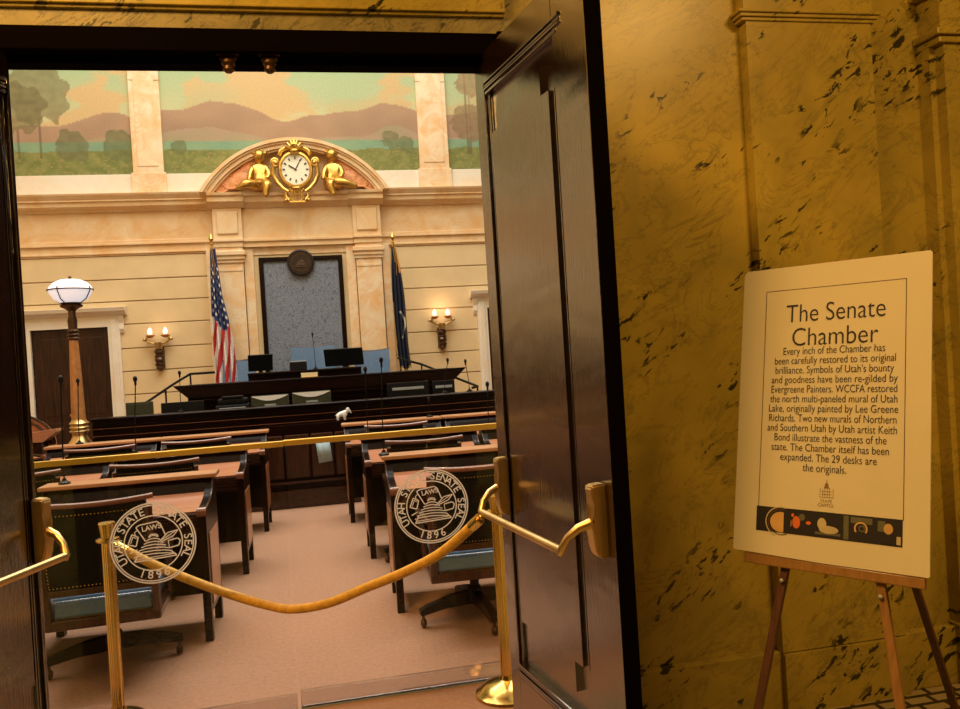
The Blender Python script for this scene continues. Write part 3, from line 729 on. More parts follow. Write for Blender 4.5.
# ================================================================== SCONCES
def sconce(loc,label):
    t=thing('wall_sconce',label,'wall light',loc,0,'two candle bronze sconces on the far wall')
    mb=MB();mb.box(-.065,.065,-.05,0,-.5,-.16,.015);mb.lathe([(.0,-.54),(.03,-.52),(.06,-.49),(.05,-.44),(.075,-.36),(.05,-.3),(.07,-.24),(.045,-.18),(.03,-.12)],(0,-.07,0),16)
    for zz in (-.44,-.32,-.24):mb.tube([(-.06,-.1,zz),(0,-.135,zz+.02),(.06,-.1,zz)],.014,8)
    mb.build('bracket',M['bronze'],t)
    mb=MB();mb.tube([(-.16,-.12,-.02),(-.15,-.12,-.08),(-.08,-.12,-.11),(0,-.12,-.12),(.08,-.12,-.11),(.15,-.12,-.08),(.16,-.12,-.02)],.02,10);mb.cyl((0,-.1,-.2),(0,-.1,-.1),.05,.07)
    mb.sph((-.19,-.12,-.05),.03,n=10);mb.sph((.19,-.12,-.05),.03,n=10)
    mb.build('arms',M['satin_brass'],t)
    for s in (-1,1):
        c=MB();c.lathe([(.02,-.03),(.05,-.015),(.06,0),(.075,.012),(.03,.02),(.022,.03)],(s*.11,-.12,0),16);co=c.build('candle_cup',M['lamp_wood'],t)
        c=MB();c.lathe([(.0,.02),(.026,.03),(.034,.06),(.026,.10),(.008,.125)],(s*.11,-.12,0),12);c.build('bulb',M['bulb'],co)
    return t
s1=sconce((-2.37,YW,2.12),'left bronze sconce with two candle bulbs, between the dark doorway and the flag')
s2=dup(s1,(1.995,YW,2.18),0,'right bronze sconce with two lit candle bulbs, near the open door leaf')
# ================================================================== CLOCK AND CHERUBS
t=thing('gilded_clock','round gilded clock in an ornate scrolled case at the centre of the arched pediment','clock',(-.17,12.66,4.23))
m=Matrix.Rotation(PI/2,4,'X')
mb=MB();mb.lathe([(0,0),(.215,0),(.21,.02),(0,.025)],(0,0,0),36,m=Matrix.Translation((0,.0,.33))@m,sy=1.12);face=mb.build('clock_face',M['clock_face'],t)
for k in range(12):
    mb=MB();a=k*PI/6;mb.box(-.009,.009,-.032,-.024,.145,.18,m=Matrix.Translation((0,0,.33))@Matrix.Rotation(a,4,'Y')@Matrix.Diagonal((1,1,1.08,1)));mb.build('hour_mark',M['ink'],face,smooth=False)
mb=MB();mb.box(-.006,.006,-.036,-.03,-.02,.17,m=Matrix.Translation((0,0,.33))@Matrix.Rotation(math.radians(28),4,'Y'));mb.box(-.008,.008,-.04,-.034,-.02,.12,m=Matrix.Translation((0,0,.33))@Matrix.Rotation(math.radians(-58),4,'Y'))
mb.build('hands',M['ink'],face,smooth=False)
mb=MB();mb.lathe([(.205,-.0),(.25,.0),(.265,.03),(.25,.055),(.225,.06),(.21,.035)],n=40,m=Matrix.Translation((0,0.01,.33))@m,sy=1.12,cap=False)
# scrolls both sides
for s in (-1,1):
    sp=[(s*(.30+.06*math.cos(a)*(1-a/14)),-.03,.43+.075*math.sin(a)*(1-a/14)) for a in [k*.5 for k in range(18)]]
    mb.tube(sp,.022,8);mb.sph((s*.29,-.04,.43),.035)
    mb.tube([(s*.33,-.02,.38),(s*.34,-.02,.25),(s*.28,-.03,.12),(s*.20,-.04,.03),(s*.13,-.05,-.02)],[.03,.035,.032,.03,.03],8)
    mb.tube([(s*.24,-.02,.55),(s*.20,-.03,.62),(s*.12,-.03,.66),(0,-.04,.66)],[.03,.03,.03,.03],8)
    mb.tube([(s*.16,-.05,-.03),(s*.17,-.06,-.1),(s*.12,-.07,-.16)],.022,8);mb.sph((s*.17,-.06,-.15),.03)
mb.build('case',M['gold'],t)
mb=MB()
for k in range(-3,4):
    a=k*.36;mb.tube([(0,-.06,.60),(.09*math.sin(a),-.09,.60+.1*math.cos(a)),(.15*math.sin(a),-.06,.58+.2*math.cos(a))],[.02,.028,.018],8)
mb.sph((0,-.08,.60),.05,1.4,1,.8);mb.build('shell_crest',M['gold'],t)
mb=MB();mb.box(-.12,.12,-.10,-.06,-.20,-.17,.008)
for x in (-.06,-.03,0,.03,.06):mb.cyl((x,-.09,-.17),(x*1.1,-.09,0),.007,n=6)
for s in (-1,1):mb.tube([(s*.05,-.09,-.18),(s*.10,-.09,-.12),(s*.07,-.09,-.04),(s*.11,-.09,.02)],.014,8)
mb.sph((0,-.07,.03),.05,1.5,.8,.6);mb.build('lyre_ornament',M['gold'],t)
def skin(name,verts,edges,rad,mat,parent=None,root=0,sub=2,extra=None):
    me=bpy.data.meshes.new(name);me.from_pydata(verts,edges,[])
    o=bpy.data.objects.new(name,me);COL.objects.link(o)
    md=o.modifiers.new('s','SKIN');md.use_smooth_shade=True
    sk=me.skin_vertices[0].data
    for i,r in enumerate(rad):sk[i].radius=(r,r) if not isinstance(r,tuple) else r;sk[i].use_root=(i==root)
    sb=o.modifiers.new('u','SUBSURF');sb.levels=sub;sb.render_levels=sub
    bpy.context.view_layer.update()
    nm=bpy.data.meshes.new_from_object(o.evaluated_get(bpy.context.evaluated_depsgraph_get()))
    bpy.data.objects.remove(o);bpy.data.meshes.remove(me)
    nm.name=name
    if extra:
        bm=bmesh.new();bm.from_mesh(nm);e=MB();e.bm.free();e.bm=bm;extra(e);bm.to_mesh(nm);bm.free()
    nm.polygons.foreach_set('use_smooth',[True]*len(nm.polygons))
    nm.materials.clear();nm.materials.append(mat)
    o=bpy.data.objects.new(name,nm);COL.objects.link(o)
    if parent:o.parent=parent
    return o
def cherub(loc,s,label):
    t=thing('cherub_statue',label,'statue',loc,0,'gilded cherubs beside the clock')
    V=[(0,0,.10),(0,-.01,.22),(0,-.01,.32),(0,-.02,.41),(s*.01,-.03,.46),          # pelvis, waist, chest, neck, head base 0-4
       (.10,-.02,.35),(.14,-.06,.24),(.10,-.13,.16),                                # right arm 5-7
       (-.10,-.02,.35),(-.14,-.06,.25),(-.16,-.10,.13),                             # left arm 8-10
       (.07,-.08,.08),(s*.10+.02,-.24,.07),(s*.05+.03,-.24,-.10),(s*.05+.04,-.27,-.14),   # leg hanging 11-14
       (-.07,-.07,.08),(-s*.16-.05,-.20,.09),(-s*.30,-.16,.03),(-s*.36,-.17,.02)]    # leg stretched 15-18
    E_=[(0,1),(1,2),(2,3),(3,4),(2,5),(5,6),(6,7),(2,8),(8,9),(9,10),(0,11),(11,12),(12,13),(13,14),(0,15),(15,16),(16,17),(17,18)]
    Rr=[.11,.105,.105,.045,.05,.058,.046,.032,.058,.046,.032,.085,.072,.048,.03,.085,.072,.048,.03]
    def ex_(e):
        e.sph((s*.01,-.05,.53),.092,.95,1,1.1);e.sph((s*.01+.0,-.14,.525),.017)     # head, nose
        for k in (-1,1):e.sph((s*.01+k*.075,-.04,.515),.016)
    body=skin('body',V,E_,Rr,M['gold'],t,extra=ex_)
    mb=MB()
    rnd=random.Random(3)
    for k in range(26):
        a=k*2.4;zz=.555+.055*(1-k/26);r=.092*math.sqrt(max(0,1-((zz-.53)/.11)**2)) if zz<.61 else .03
        mb.sph((s*.01+r*math.cos(a),-.04+abs(r*math.sin(a))*.8,zz+.01),.027,n=8)
    mb.build('curly_hair',M['gold'],t)
    mb=MB();mb.sph((0,-.06,.11),.15,1.0,.9,.42);mb.tube([(-.12,-.08,.12),(0,-.16,.14),(.12,-.08,.10)],.03,8);mb.build('drapery',M['gold'],t)
    return t
cherub((-.71,12.70,4.245),1,'gilded seated cherub to the left of the clock')
cherub((.40,12.70,4.245),-1,'gilded seated cherub to the right of the clock')
def scrolls(cx_,s,label):
    t=thing('scroll_relief',label,'relief ornament',(cx_,12.80,4.25),0,'salmon leaf scrolls behind the cherubs')
    mb=MB()
    for (x,zz,r) in ((0,.24,.19),(.17,.18,.17),(-.14,.38,.17),(.32,.08,.12),(-.26,.14,.15),(-.2,.5,.12)):
        mb.sph((s*x,.0,zz*.9),r,1.1,.35,.8,n=16)
        mb.tube([(s*x+r*.8*math.cos(a),-.04,zz*.9+r*.62*math.sin(a)) for a in [k*.45 for k in range(15)]],.018,6)
    mb.build('leaf_scrolls',M['salmon'],t);return t
scrolls(-.98,-1,'salmon coloured leaf scroll relief behind the left cherub')
scrolls(.66,1,'salmon coloured leaf scroll relief behind the right cherub')
# ================================================================== FLAGS
def flag(name,label,px,top,bot,col_fn,poly,depth=.1):
    """poly(t)->(xl,xr) outline of the hanging cloth"""
    t=thing('flag_on_pole' if False else name,label,'flag',(px,12.60,0),0,'flags on poles beside the blue panel')
    mb=MB();mb.cyl((0,0,.03),(0,0,top+.02),.016,n=12);mb.lathe([(.15,0),(.15,.03),(.05,.06),(.02,.08)],n=20);mb.build('pole',M['brass'],t)
    mb=MB();mb.lathe([(.012,0),(.03,.02),(.012,.04),(.02,.07),(.04,.10),(.02,.15),(.0,.19)],(0,0,top),12);mb.build('finial',M['gold'],t)
    nu,nv=56,120;bm=bmesh.new();V=[];cols=[]
    for j in range(nv+1):
        v=j/nv;z=top-.05-(top-.05-bot)*v;xl,xr=poly(v);row=[]
        for i in range(nu+1):
            u=i/nu;x=xl+(xr-xl)*u
            y=-.03-depth*(.35+.65*v)*(.5+.5*math.sin(u*3.5*2*PI+v*2.2+.5))*min(1,v*3+.25)
            row.append(bm.verts.new((x,y,z+.03*math.sin(u*9)*v)));cols.append(col_fn(u,v))
        V.append(row)
    for j in range(nv):
        for i in range(nu):bm.faces.new((V[j][i],V[j][i+1],V[j+1][i+1],V[j+1][i]))
    me=bpy.data.meshes.new('cloth');bm.to_mesh(me);bm.free()
    ca=me.color_attributes.new('Col','FLOAT_COLOR','POINT')
    for k,c in enumerate(cols):ca.data[k].color=(*c,1)
    me.polygons.foreach_set('use_smooth',[True]*len(me.polygons));me.materials.append(M['flag'])
    o=bpy.data.objects.new('cloth',me);COL.objects.link(o);o.parent=t;sm=o.modifiers.new('th','SOLIDIFY');sm.thickness=.004
    mb=MB();mb.tube([(.01,-.05,top-.03),(.03,-.06,top-.25),(.02,-.06,top-.5)],.006,6);mb.tube([(-.01,-.05,top-.03),(.01,-.07,top-.3)],.006,6);mb.build('gold_cord',M['gold'],t)
def usa(u,v):
    blue=(.018,.03,.12);red=(.50,.02,.02);wh=(.78,.74,.66)
    e=.48+.16*u if u<.75 else .60-.1*(u-.75)*8*.3
    if v<e:
        gu=u*5;gv=v*17+ (int(gu)%2)*.5
        du=(gu%1)-.5;dv=(gv%1)-.5
        if math.hypot(du*.8,dv*.9)<.19 and v>.10:return wh
        return blue
    w=u*6.0+(v-e)*7
    return red if int(w)%2==1 else wh
def outl(v):
    l=-.02-.03*min(1,v*2.2)+.0*max(0,v-.5)
    return (l,.03+.19*v+.16*max(0,math.sin(max(0,min(1,(v-.35)/.65))*PI*.9))*.35+.02)
flag('american_flag','red white and blue starred flag hanging on a pole left of the blue panel',-1.475,3.42,1.25,usa,outl)
def navy(u,v):
    b=(.010,.013,.035)
    if u>.95 or v>.985:return (.55,.33,.05)
    if .52<v<.74 and abs(u-(.5+.35*math.sin((v-.52)*14)))<.05:return (.6,.55,.4)
    if v<.22 and u>.8:return (.6,.28,.05)
    if .45<v<.8 and u<.06:return (.6,.35,.08)
    return b
flag('state_flag','dark navy flag with gold fringe hanging on a pole right of the blue panel',1.255,3.36,1.38,navy,lambda v:(-.03-.05*math.sin(v*3)+.02*v,.03+.17*v+.03*math.sin(v*5)))
# ================================================================== LAMP
t=thing('globe_lamp','tall copper post lamp with a milk glass globe before the dark doorway','lamp',(-2.60,9.42,0))
mb=MB();mb.lathe([(.125,0),(.125,.5),(.11,.52),(.11,.74),(.125,.76),(.125,.80)],n=8);mb.build('pedestal',M['mahogany_dark'],t)
mb=MB();mb.lathe([(.12,.80),(.125,.82),(.12,.86),(.09,.90),(.07,.94),(.08,.97),(.105,.99),(.08,1.01),(.10,1.03),(.08,1.05),(.10,1.075),(.078,1.10),(.072,1.12)],n=20);mb.build('base_rings',M['satin_brass'],t)
mb=MB();mb.lathe([(.075,1.10),(.07,1.3),(.045,2.0)],n=10);mb.build('column',M['lamp_wood'],t)
mb=MB();mb.lathe([(.045,1.98),(.062,2.0),(.045,2.02),(.062,2.04),(.045,2.06),(.062,2.08),(.045,2.10),(.05,2.2),(.038,2.24),(.038,2.30),(.06,2.32),(.11,2.345),(.115,2.365),(.09,2.375),(.11,2.39),(.03,2.395)],n=20);mb.build('capital',M['bronze'],t)
mb=MB();mb.lathe([(.0,2.375),(.10,2.385),(.17,2.43),(.212,2.50),(.222,2.53),(.21,2.565),(.165,2.61),(.10,2.64),(.0,2.65)],n=32);mb.build('globe',M['globe'],t)
mb=MB()
mb.tube([(.228*math.cos(a),.228*math.sin(a),2.53) for a in [k*PI/16 for k in range(33)]],.008,6,cap=False)
for a in [k*PI/2+1.25 for k in range(4)]:mb.tube([(r*math.cos(a),r*math.sin(a),z) for r,z in ((.105,2.38),(.178,2.425),(.22,2.50),(.232,2.53),(.222,2.56))],.006,6)
mb.sph((0,0,2.665),.018);mb.build('globe_cage',M['bronze'],t)
# ================================================================== ROSTRUM
def bench(label,x0,x1,y,yd,z0,zt,name,mat='mahogany_dark',lip=.05,curve=0.,ws=.12):
    t=thing(name,label,'bench desk',((x0+x1)/2,y,z0))
    o_=((x0+x1)/2,y,z0);N=16
    def curvep(mb,prof):
        # sweep profile along a gently curved front
        rings=[]
        for i in range(N+1):
            u=i/N*2-1;x=(x1-x0)/2*u;dy=curve*u*u
            rings.append([mb.bm.verts.new((x,p[0]+dy,p[1])) for p in prof])
        n=len(prof)
        for a,b in zip(rings,rings[1:]):
            for k in range(n):mb.bm.faces.new((a[k],a[(k+1)%n],b[(k+1)%n],b[k]))
        mb.bm.faces.new(rings[0]);mb.bm.faces.new(rings[-1][::-1])
    h=zt-z0
    mb=MB();curvep(mb,[(0,0),(0,h-.03),(.05,h-.03),(.05,0)]);curvep(mb,[(-.02,0),(-.02,.12),(0,.14),(0.01,0)])
    for zz,pp,hh in ((h-.10,.02,.02),(h-.24,.028,.022),(h-.30,.018,.015)):
        curvep(mb,[(0.005,zz),(-pp,zz+.003),(-pp,zz+hh-.003),(.005,zz+hh)])
    mb.build('front_panel',M[mat],t)
    mb=MB()
    for zz in (h-.125,h-.205):curvep(mb,[(.004,zz),(-.012,zz+.002),(-.012,zz+.008),(.004,zz+.01)])  # paler lines put in for the highlights along the moulding edges
    mb.build('highlight_bead',M['chair_rail'],t)
    mb=MB();curvep(mb,[(-lip,h-.03),(-lip-.01,h-.02),(-lip-.01,h-.008),(-lip,h),(yd,h),(yd,h-.03)]);mb.build('top_ledge',M[mat],t)
    mb=MB();curvep(mb,[(.05,.74 if h>.9 else .3),(yd+ws,.74 if h>.9 else .3),(yd+ws,.70 if h>.9 else .26),(.05,.70 if h>.9 else .26)]);mb.build('work_surface',M[mat],t)
    return t
bench('long curved dark wood front bench carrying the monitors',-2.46,2.6,9.30,.14,0,1.115,'rostrum_bench',curve=.10,ws=.75)
# platforms
mb=MB();mb.box(-3.0,3.0,10.55,12.9,0,.22,.01);mb.box(-1.9,1.9,11.35,12.88,.22,.45,.01);struct(mb.build('floor_dais',M['carpet'],smooth=False))
t2=bench('second raised dark wood bench between the front bench and the president desk',-1.66,1.78,10.72,.18,.22,1.385,'rostrum_bench',lip=.10)
t3=bench('topmost short dark wood desk of the rostrum below the blue chair',-.98,.59,11.62,.42,.45,1.475,'rostrum_bench',lip=.06)
# slanted cornice ends for tier 2 handled as part
mb=MB();mb.prism([(-1.88,1.165),(1.88,1.165),(1.70,1.00),(-1.70,1.00)],-.10,.04,'y');mb.build('cornice',M['mahogany_dark'],t2)
# centre desk
t=thing('centre_desk','low dark polished desk with an arched top at the end of the aisle','desk',(-.20,9.0,0))
mb=MB()
pl=[(-.60,0),(.56,0),(.56,.80),(.50,.86),(.40,.905),(-.42,.905),(-.54,.86),(-.60,.78)]
mb.prism(pl,.02,.16,'y');mb.build('front_board',M['mahogany_dark'],t,smooth=False)
mb=MB()
for a,b in ((-.56,-.24),(-.22,.04),(.06,.30),(.32,.53)):mb.box(a,b,0,.03,.32,.80,.012)
mb.build('raised_panels',M['mahogany_up'],t)
mb=MB();mb.box(-.62,.58,-.05,.03,.27,.295,.006);mb.box(-.61,.57,-.02,.03,0,.20,.006);mb.build('plinth_ledge',M['mahogany'],t)
mb=MB();mb.quadstrip([( .11+.03*i,-.012+.008*(i%2),.735) for i in range(6)],[(.135+.03*i,-.016+.01*(i%2),.47+.003*i) for i in range(6)])  # pale blue sheet standing in for a reflection in the polished front
o=mb.build('reflection_sheet',M['blue_reflection']);o.location=(-.20,8.985,0);o.modifiers.new('th','SOLIDIFY').thickness=.004
tag(o,'small pale blue sheet standing in for a reflection on the front of the dark centre desk','cloth')
# items on the benches
def monitor(x,y,z,w,h,label,mat='monitor',tilt=0,rz=0,arch=False,screen=False,stand=True,grp='monitors on the front bench',bar=False):
    t=thing('computer_monitor',label,'monitor',(x,y,z),rz,grp)
    zb=.05
    mb=MB();mb.box(-w/2,w/2,-.015,.02,zb,zb+h,.006,m=Matrix.Rotation(tilt,4,'X'));mb.build('housing',M[mat],t)
    mb=MB();mb.box(-w*.42,w*.42,.02,.026,zb+.02,zb+h-.02,m=Matrix.Rotation(tilt,4,'X'));mb.build('screen',M['black'],t,smooth=False)
    if stand:
        mb=MB();mb.box(-w*.3,w*.3,-.08,.08,0,.012,.004);mb.box(-.03,.03,-.03,-.005,.01,zb+h*.5,.004);mb.build('stand',M['black'],t)
    if arch:
        mb=MB();n=14
        A=[(-w*.48+w*.96*i/n,-.019,zb+h-.006) for i in range(n+1)];B=[(-w*.48+w*.96*i/n,-.019,zb+h-.012-.055*math.sin(PI*i/n)) for i in range(n+1)]
        mb.quadstrip(A,B);mb.build('lit_silver_arch',M['paper'],t,smooth=False);  # silver arch coloured near white for the light on its top
        mb=MB();mb.box(-w*.15,w*.15,-.02,-.016,zb+h*.70,zb+h*.75,.001);mb.build('badge_plate',M['grey_metal'],t)
    if bar:
        mb=MB();mb.box(-w*.38,w*.38,-.021,-.015,zb+h*.80,zb+h*.87,.002);mb.build('silver_bar',M['grey_metal'],t)
    if screen:
        mb=MB();mb.box(-w*.42,w*.34,-.03,-.014,zb+.04,zb+h-.02,.004);mb.build('rear_casing',M['monitor_olive'],t)
    return t
WS=.74
G='monitors on the front bench'
monitor(-2.08,9.95,WS,.30,.45,'leftmost small olive backed monitor on the front bench','monitor_olive',screen=True)
monitor(-1.60,9.93,WS,.48,.42,'wide black monitor back on the front bench, next to the leftmost one','monitor')
monitor(-.60,9.92,WS,.44,.43,'olive backed monitor with pale arched top, nearer the printer','monitor_olive',arch=True)
monitor(-.11,9.92,WS,.46,.44,'olive backed monitor with pale arched top, left of the white figurine','monitor_olive',arch=True)
monitor(1.07,9.98,WS,.52,.47,'wide black monitor with a silver bar at the right of the front bench','monitor',bar=True)
monitor(1.52,9.98,WS,.28,.46,'small black monitor at the right end of the front bench','monitor',bar=True)
monitor(-.82,11.80,1.455,.34,.24,'tilted flat monitor at the left of the president desk','monitor',tilt=.35,rz=.15,grp='monitors on the president desk')
monitor(.37,11.80,1.455,.56,.26,'tilted wide flat monitor at the right of the president desk','monitor',tilt=.35,rz=-.2,grp='monitors on the president desk')
t=thing('desk_printer','dark office printer with paper tray on the front bench','printer',(-1.03,9.98,WS))
mb=MB();mb.box(-.19,.19,-.15,.15,0,.40,.02);mb.build('housing',M['monitor'],t)
mb=MB();mb.box(-.15,.15,-.17,-.14,.30,.315,.003);mb.box(-.15,.15,-.17,-.14,.35,.365,.003);mb.build('paper_slot',M['grey_metal'],t)
mb=MB();mb.box(-.17,.17,-.1,.12,.40,.47,.02);mb.box(-.12,.12,-.12,.0,.47,.50,.01);mb.build('lid',M['monitor'],t)
t=thing('black_desk_box','small black box on the president desk beside the tilted monitor','box',(-.29,11.72,1.475))
mb=MB();mb.box(-.12,.12,-.06,.06,0,.12,.01);mb.build('body',M['black'],t);mb=MB();mb.box(-.11,.11,-.05,.05,.12,.135,.005);mb.build('lid',M['grey_metal'],t)
t=thing('name_plate','blank cream name card on the second bench below the president desk','name plate',(-.13,10.66,1.385))
mb=MB();mb.box(-.105,.105,-.01,.0,0.008,.062,.002);mb.build('card',M['name_card'],t);mb=MB();mb.box(-.11,.11,-.02,.02,0,.008,.002);mb.build('holder',M['brass'],t)
# white animal figurine on front bench ledge
t=thing('elephant_figurine','small white elephant like figurine standing on the centre desk','figurine',(.215,9.09,.905))
def exe(e):pass
V=[(-.03,0,.075),(.02,0,.08),(.055,0,.10),(.075,0,.115),(.095,0,.10),(.105,0,.075),(-.045,.018,.04),(-.045,.018,.006),(-.045,-.018,.04),(-.045,-.018,.006),(.03,.018,.04),(.032,.018,.006),(.03,-.018,.04),(.032,-.018,.006),(-.07,0,.06)]
skin('body',V,[(0,1),(1,2),(2,3),(3,4),(4,5),(0,6),(6,7),(0,8),(8,9),(1,10),(10,11),(1,12),(12,13),(0,14)],[.034,.034,.024,.028,.012,.007,.015,.013,.015,.013,.015,.013,.015,.013,.005],M['white_china'],t)
for q in (-1,1):mb=MB();mb.sph((.07,.03*q,.12),.026,.8,.25,1);mb.build('ear',M['white_china'],t)
# hand rails
def handrail(pts,posts,label):
    t=thing('hand_rail',label,'railing',(pts[0][0],pts[0][1],0),0,'black stair rails of the rostrum');o=Vector(t.location)
    MB().tube([Vector(p)-o for p in pts],.017,8).build('rail',M['black'],t)
    for p,zb in posts:MB().cyl(Vector((p[0],p[1],zb))-o,Vector(p)-o,.012,n=8).build('post',M['black'],t)
handrail([(-2.28,10.45,1.13),(-2.12,10.6,1.215),(-1.90,11.15,1.40),(-1.73,11.5,1.52),(-1.45,11.8,1.52)],[((-2.12,10.6,1.215),.22),((-1.98,11.05,1.36),.22),((-1.73,11.5,1.52),.45)],'black sloping hand rail left of the rostrum, below the striped flag')
handrail([(1.15,11.85,1.56),(1.45,11.5,1.45),(2.02,10.3,1.13),(1.93,10.2,1.12)],[((1.45,11.5,1.45),.45),((2.02,10.32,1.13),0)],'black sloping hand rail right of the rostrum, below the right sconce')
# ================================================================== CHAIRS
def nails(mb,pts,r=.004):
    for p in pts:mb.sph(p,r,n=5)
def armchair(label,loc,rz,base_rot=.4):
    t=thing('office_armchair',label,'chair',loc,rz,'blue and dark leather office armchairs at the desks')
    # faces +Y (sitter looks to the podium); back toward -Y
    W=.28
    mb=MB();mb.box(-W+.02,W-.02,-.22,.25,.41,.47,.03,seg=3);mb.box(-W+.035,W-.035,-.235,.23,.355,.45,.02,seg=3);s=mb.build('seat_cushion',M['blue_leather'],t)
    n=MB();nails(n,[(-W+.04+i*.0185,-.237,.362) for i in range(27)]);nails(n,[(-W+.04+i*.0185,-.237,.448) for i in range(27)]);n.build('nail_heads',M['brass'],s)
    mb=MB();mb.box(-W,W,-.25,.26,.30,.358,.012);mb.build('seat_rail',M['chair_wood'],t)
    def by(z):return -.245-.10*(z-.45)/.5
    # back frame stiles, bottom rail
    mb=MB()
    for sx in (-1,1):
        mb.tube([(sx*(W-.02),-.235,.35),(sx*(W-.018),by(.6),.6),(sx*(W-.02),by(.92),.92)],[.024,.02,.02],8)
    mb.box(-W+.02,W-.02,by(.5)-.018,by(.5)+.018,.478,.515,.006)
    mb.build('back_frame',M['chair_wood'],t)
    mb=MB();n_=14
    pr=[]
    for i in range(n_+1):
        u=i/n_*2-1;pr.append((u*(W+.008),by(.95)-.035*(1-u*u)+.0,.952+.012*(u*u)))
    mb.tube(pr,[.014]*(n_+1),10);mb.build('top_rail',M['chair_rail'],t)
    mb=MB()
    G_=[]
    for j in range(7):
        z=.51+(.945-.51)*j/6;row=[]
        for i in range(9):
            u=i/8*2-1;row.append((u*(W-.03),by(z)-.03*(1-u*u)*(j/6)-.010,z))
        G_.append(row)
    vf=[[mb.bm.verts.new(p) for p in r] for r in G_];vb=[[mb.bm.verts.new((p[0],p[1]+.05,p[2])) for p in r] for r in G_]
    for j in range(6):
        for i in range(8):
            mb.bm.faces.new((vf[j][i],vf[j][i+1],vf[j+1][i+1],vf[j+1][i]));mb.bm.faces.new((vb[j][i],vb[j+1][i],vb[j+1][i+1],vb[j][i+1]))
    for i in range(8):
        mb.bm.faces.new((vf[0][i],vb[0][i],vb[0][i+1],vf[0][i+1]));mb.bm.faces.new((vf[6][i],vf[6][i+1],vb[6][i+1],vb[6][i]))
    for j in range(6):
        mb.bm.faces.new((vf[j][0],vf[j+1][0],vb[j+1][0],vb[j][0]));mb.bm.faces.new((vf[j][8],vb[j][8],vb[j+1][8],vf[j+1][8]))
    b=mb.build('backrest',M['leather'],t)
    n=MB()
    nails(n,[(-W+.045+i*.0182,by(.53)-.013-.0,.527) for i in range(27)]);
    nails(n,[((u)*(W-.045),by(.905)-.013-.03*(1-u*u)*.95,.905) for u in [i/13-1 for i in range(27)]])
    nails(n,[(-W+.042,by(z)-.013,z) for z in [.54+i*.0182 for i in range(20)]]);nails(n,[(W-.042,by(z)-.013,z) for z in [.54+i*.0182 for i in range(20)]])
    n.build('nail_heads',M['brass'],b)
    for sx in (-1,1):
        mb=MB();mb.tube([(sx*(W-.01),by(.66),.655),(sx*(W+.02),-.1,.665),(sx*(W+.02),.06,.655),(sx*(W+.01),.14,.62),(sx*(W),.15,.5),(sx*(W-.01),.13,.34)],[.018,.02,.024,.022,.018,.018],8);mb.build('armrest',M['chair_wood'],t)
    mb=MB();mb.cyl((0,0,.14),(0,0,.30),.028,n=12);mb.box(-.12,.12,-.12,.12,.27,.305,.01);mb.lathe([(.05,.10),(.055,.16),(.035,.20)],n=12);mb.build('swivel_post',M['dark_leg'],t)
    for k in range(4):
        a=base_rot+k*PI/2;c,s_=math.cos(a),math.sin(a)
        mb=MB();m_=Matrix.Rotation(a,4,'Z')
        mb.prism([(0,.11),(.05,.10),(.20,.095),(.33,.075),(.345,.08),(.345,.105),(.30,.125),(.15,.165),(0,.18)],-.024,.024,'y',m=m_)
        l=mb.build('leg',M['dark_leg'],t)
        mb=MB();q=(c*.325,s_*.325);mb.cyl((q[0],q[1],.045),(q[0],q[1],.085),.009,n=8);mb.sph((q[0],q[1]+.0,.027),.027,.7,1,1,n=12);mb.cyl((q[0]-.016,q[1],.028),(q[0]+.016,q[1],.028),.018,n=12)
        mb.build('caster',M['bronze'],l)
    return t
# ================================================================== SENATE DESKS
def senate_desk(label,loc,rz=0,W=.98):
    """near side (-Y local 0) is the sitter's; X centred"""
    t=thing('senate_desk',label,'desk',loc,rz,'wooden senate desks with curved ends in rows')
    hw=W/2
    prof=[(0,0),(.055,0),(.055,.16),(.44,.16),(.44,0),(.50,0),(.50,.90)]
    s_curve=[(.50,.905),(.42,.91),(.375,.90),(.345,.88),(.325,.85),(.29,.822),(.22,.80),(.12,.785),(.05,.778),(.015,.763),(-.005,.73),(.0,.68)]
    for sx in (-1,1):
        mb=MB();mb.prism(prof+s_curve,sx*hw-(.045 if sx>0 else 0),sx*hw+(.045 if sx<0 else 0),'x')
        e=mb.build('end_panel',M['mahogany_dark'],t,smooth=True,ang=50)
        # inset side panel on outer face, stretcher
        mb=MB();xo=sx*hw;mb.box(min(xo,xo+sx*.006),max(xo,xo+sx*.006),.075,.425,.20,.62,.002);mb.build('side_panel',M['desk_top'],e)
        mb=MB()
        pts=[(xo+sx*.004,p[0],p[1]) for p in s_curve[:-1]];mb.tube([(xo,p[0],p[1]+.002) for p in s_curve[:-1]],.006,6);mb.build('edge_bead',M['mahogany_up'],e)
        mb=MB();mb.cyl((xo-sx*.050,.006,.757),(xo+sx*.004,.006,.757),.028,n=16);mb.build('scroll_end',M['chair_rail'],e)
    mb=MB();mb.prism([(.02,.735),(.02,.757),(.22,.79),(.31,.83),(.31,.80),(.22,.76)],-hw+.045,hw-.045,'x');mb.box(-hw+.045,hw-.045,.02,.30,.725,.745);mb.build('writing_surface',M['desk_top'],t)
    mb=MB()
    for i in range(4):mb.box(-hw+.045,hw-.045,.008-.004*(i%2),.03,.66+.024*i,.66+.024*i+.018,.003)
    mb.box(-hw+.045,hw-.045,.02,.035,.64,.76);mb.build('drawer_front',M['mahogany'],t)
    mb=MB();mb.prism([(.30,.80),(.34,.87),(.37,.90),(.39,.88),(.36,.85),(.32,.79)],-hw+.045,hw-.045,'x');mb.box(-hw+.045,hw-.045,.46,.48,.16,.90,.003);mb.build('back_board',M['mahogany_dark'],t)
    mb=MB();mb.box(-hw-.025,hw+.025,.34,.53,.91,.937,.008);mb.build('top_shelf',M['desk_shelf'],t)
    return t
D0=senate_desk('left desk of the nearest row, with its curved end facing the aisle',(-1.19,4.90,0))
GD=D0['group']
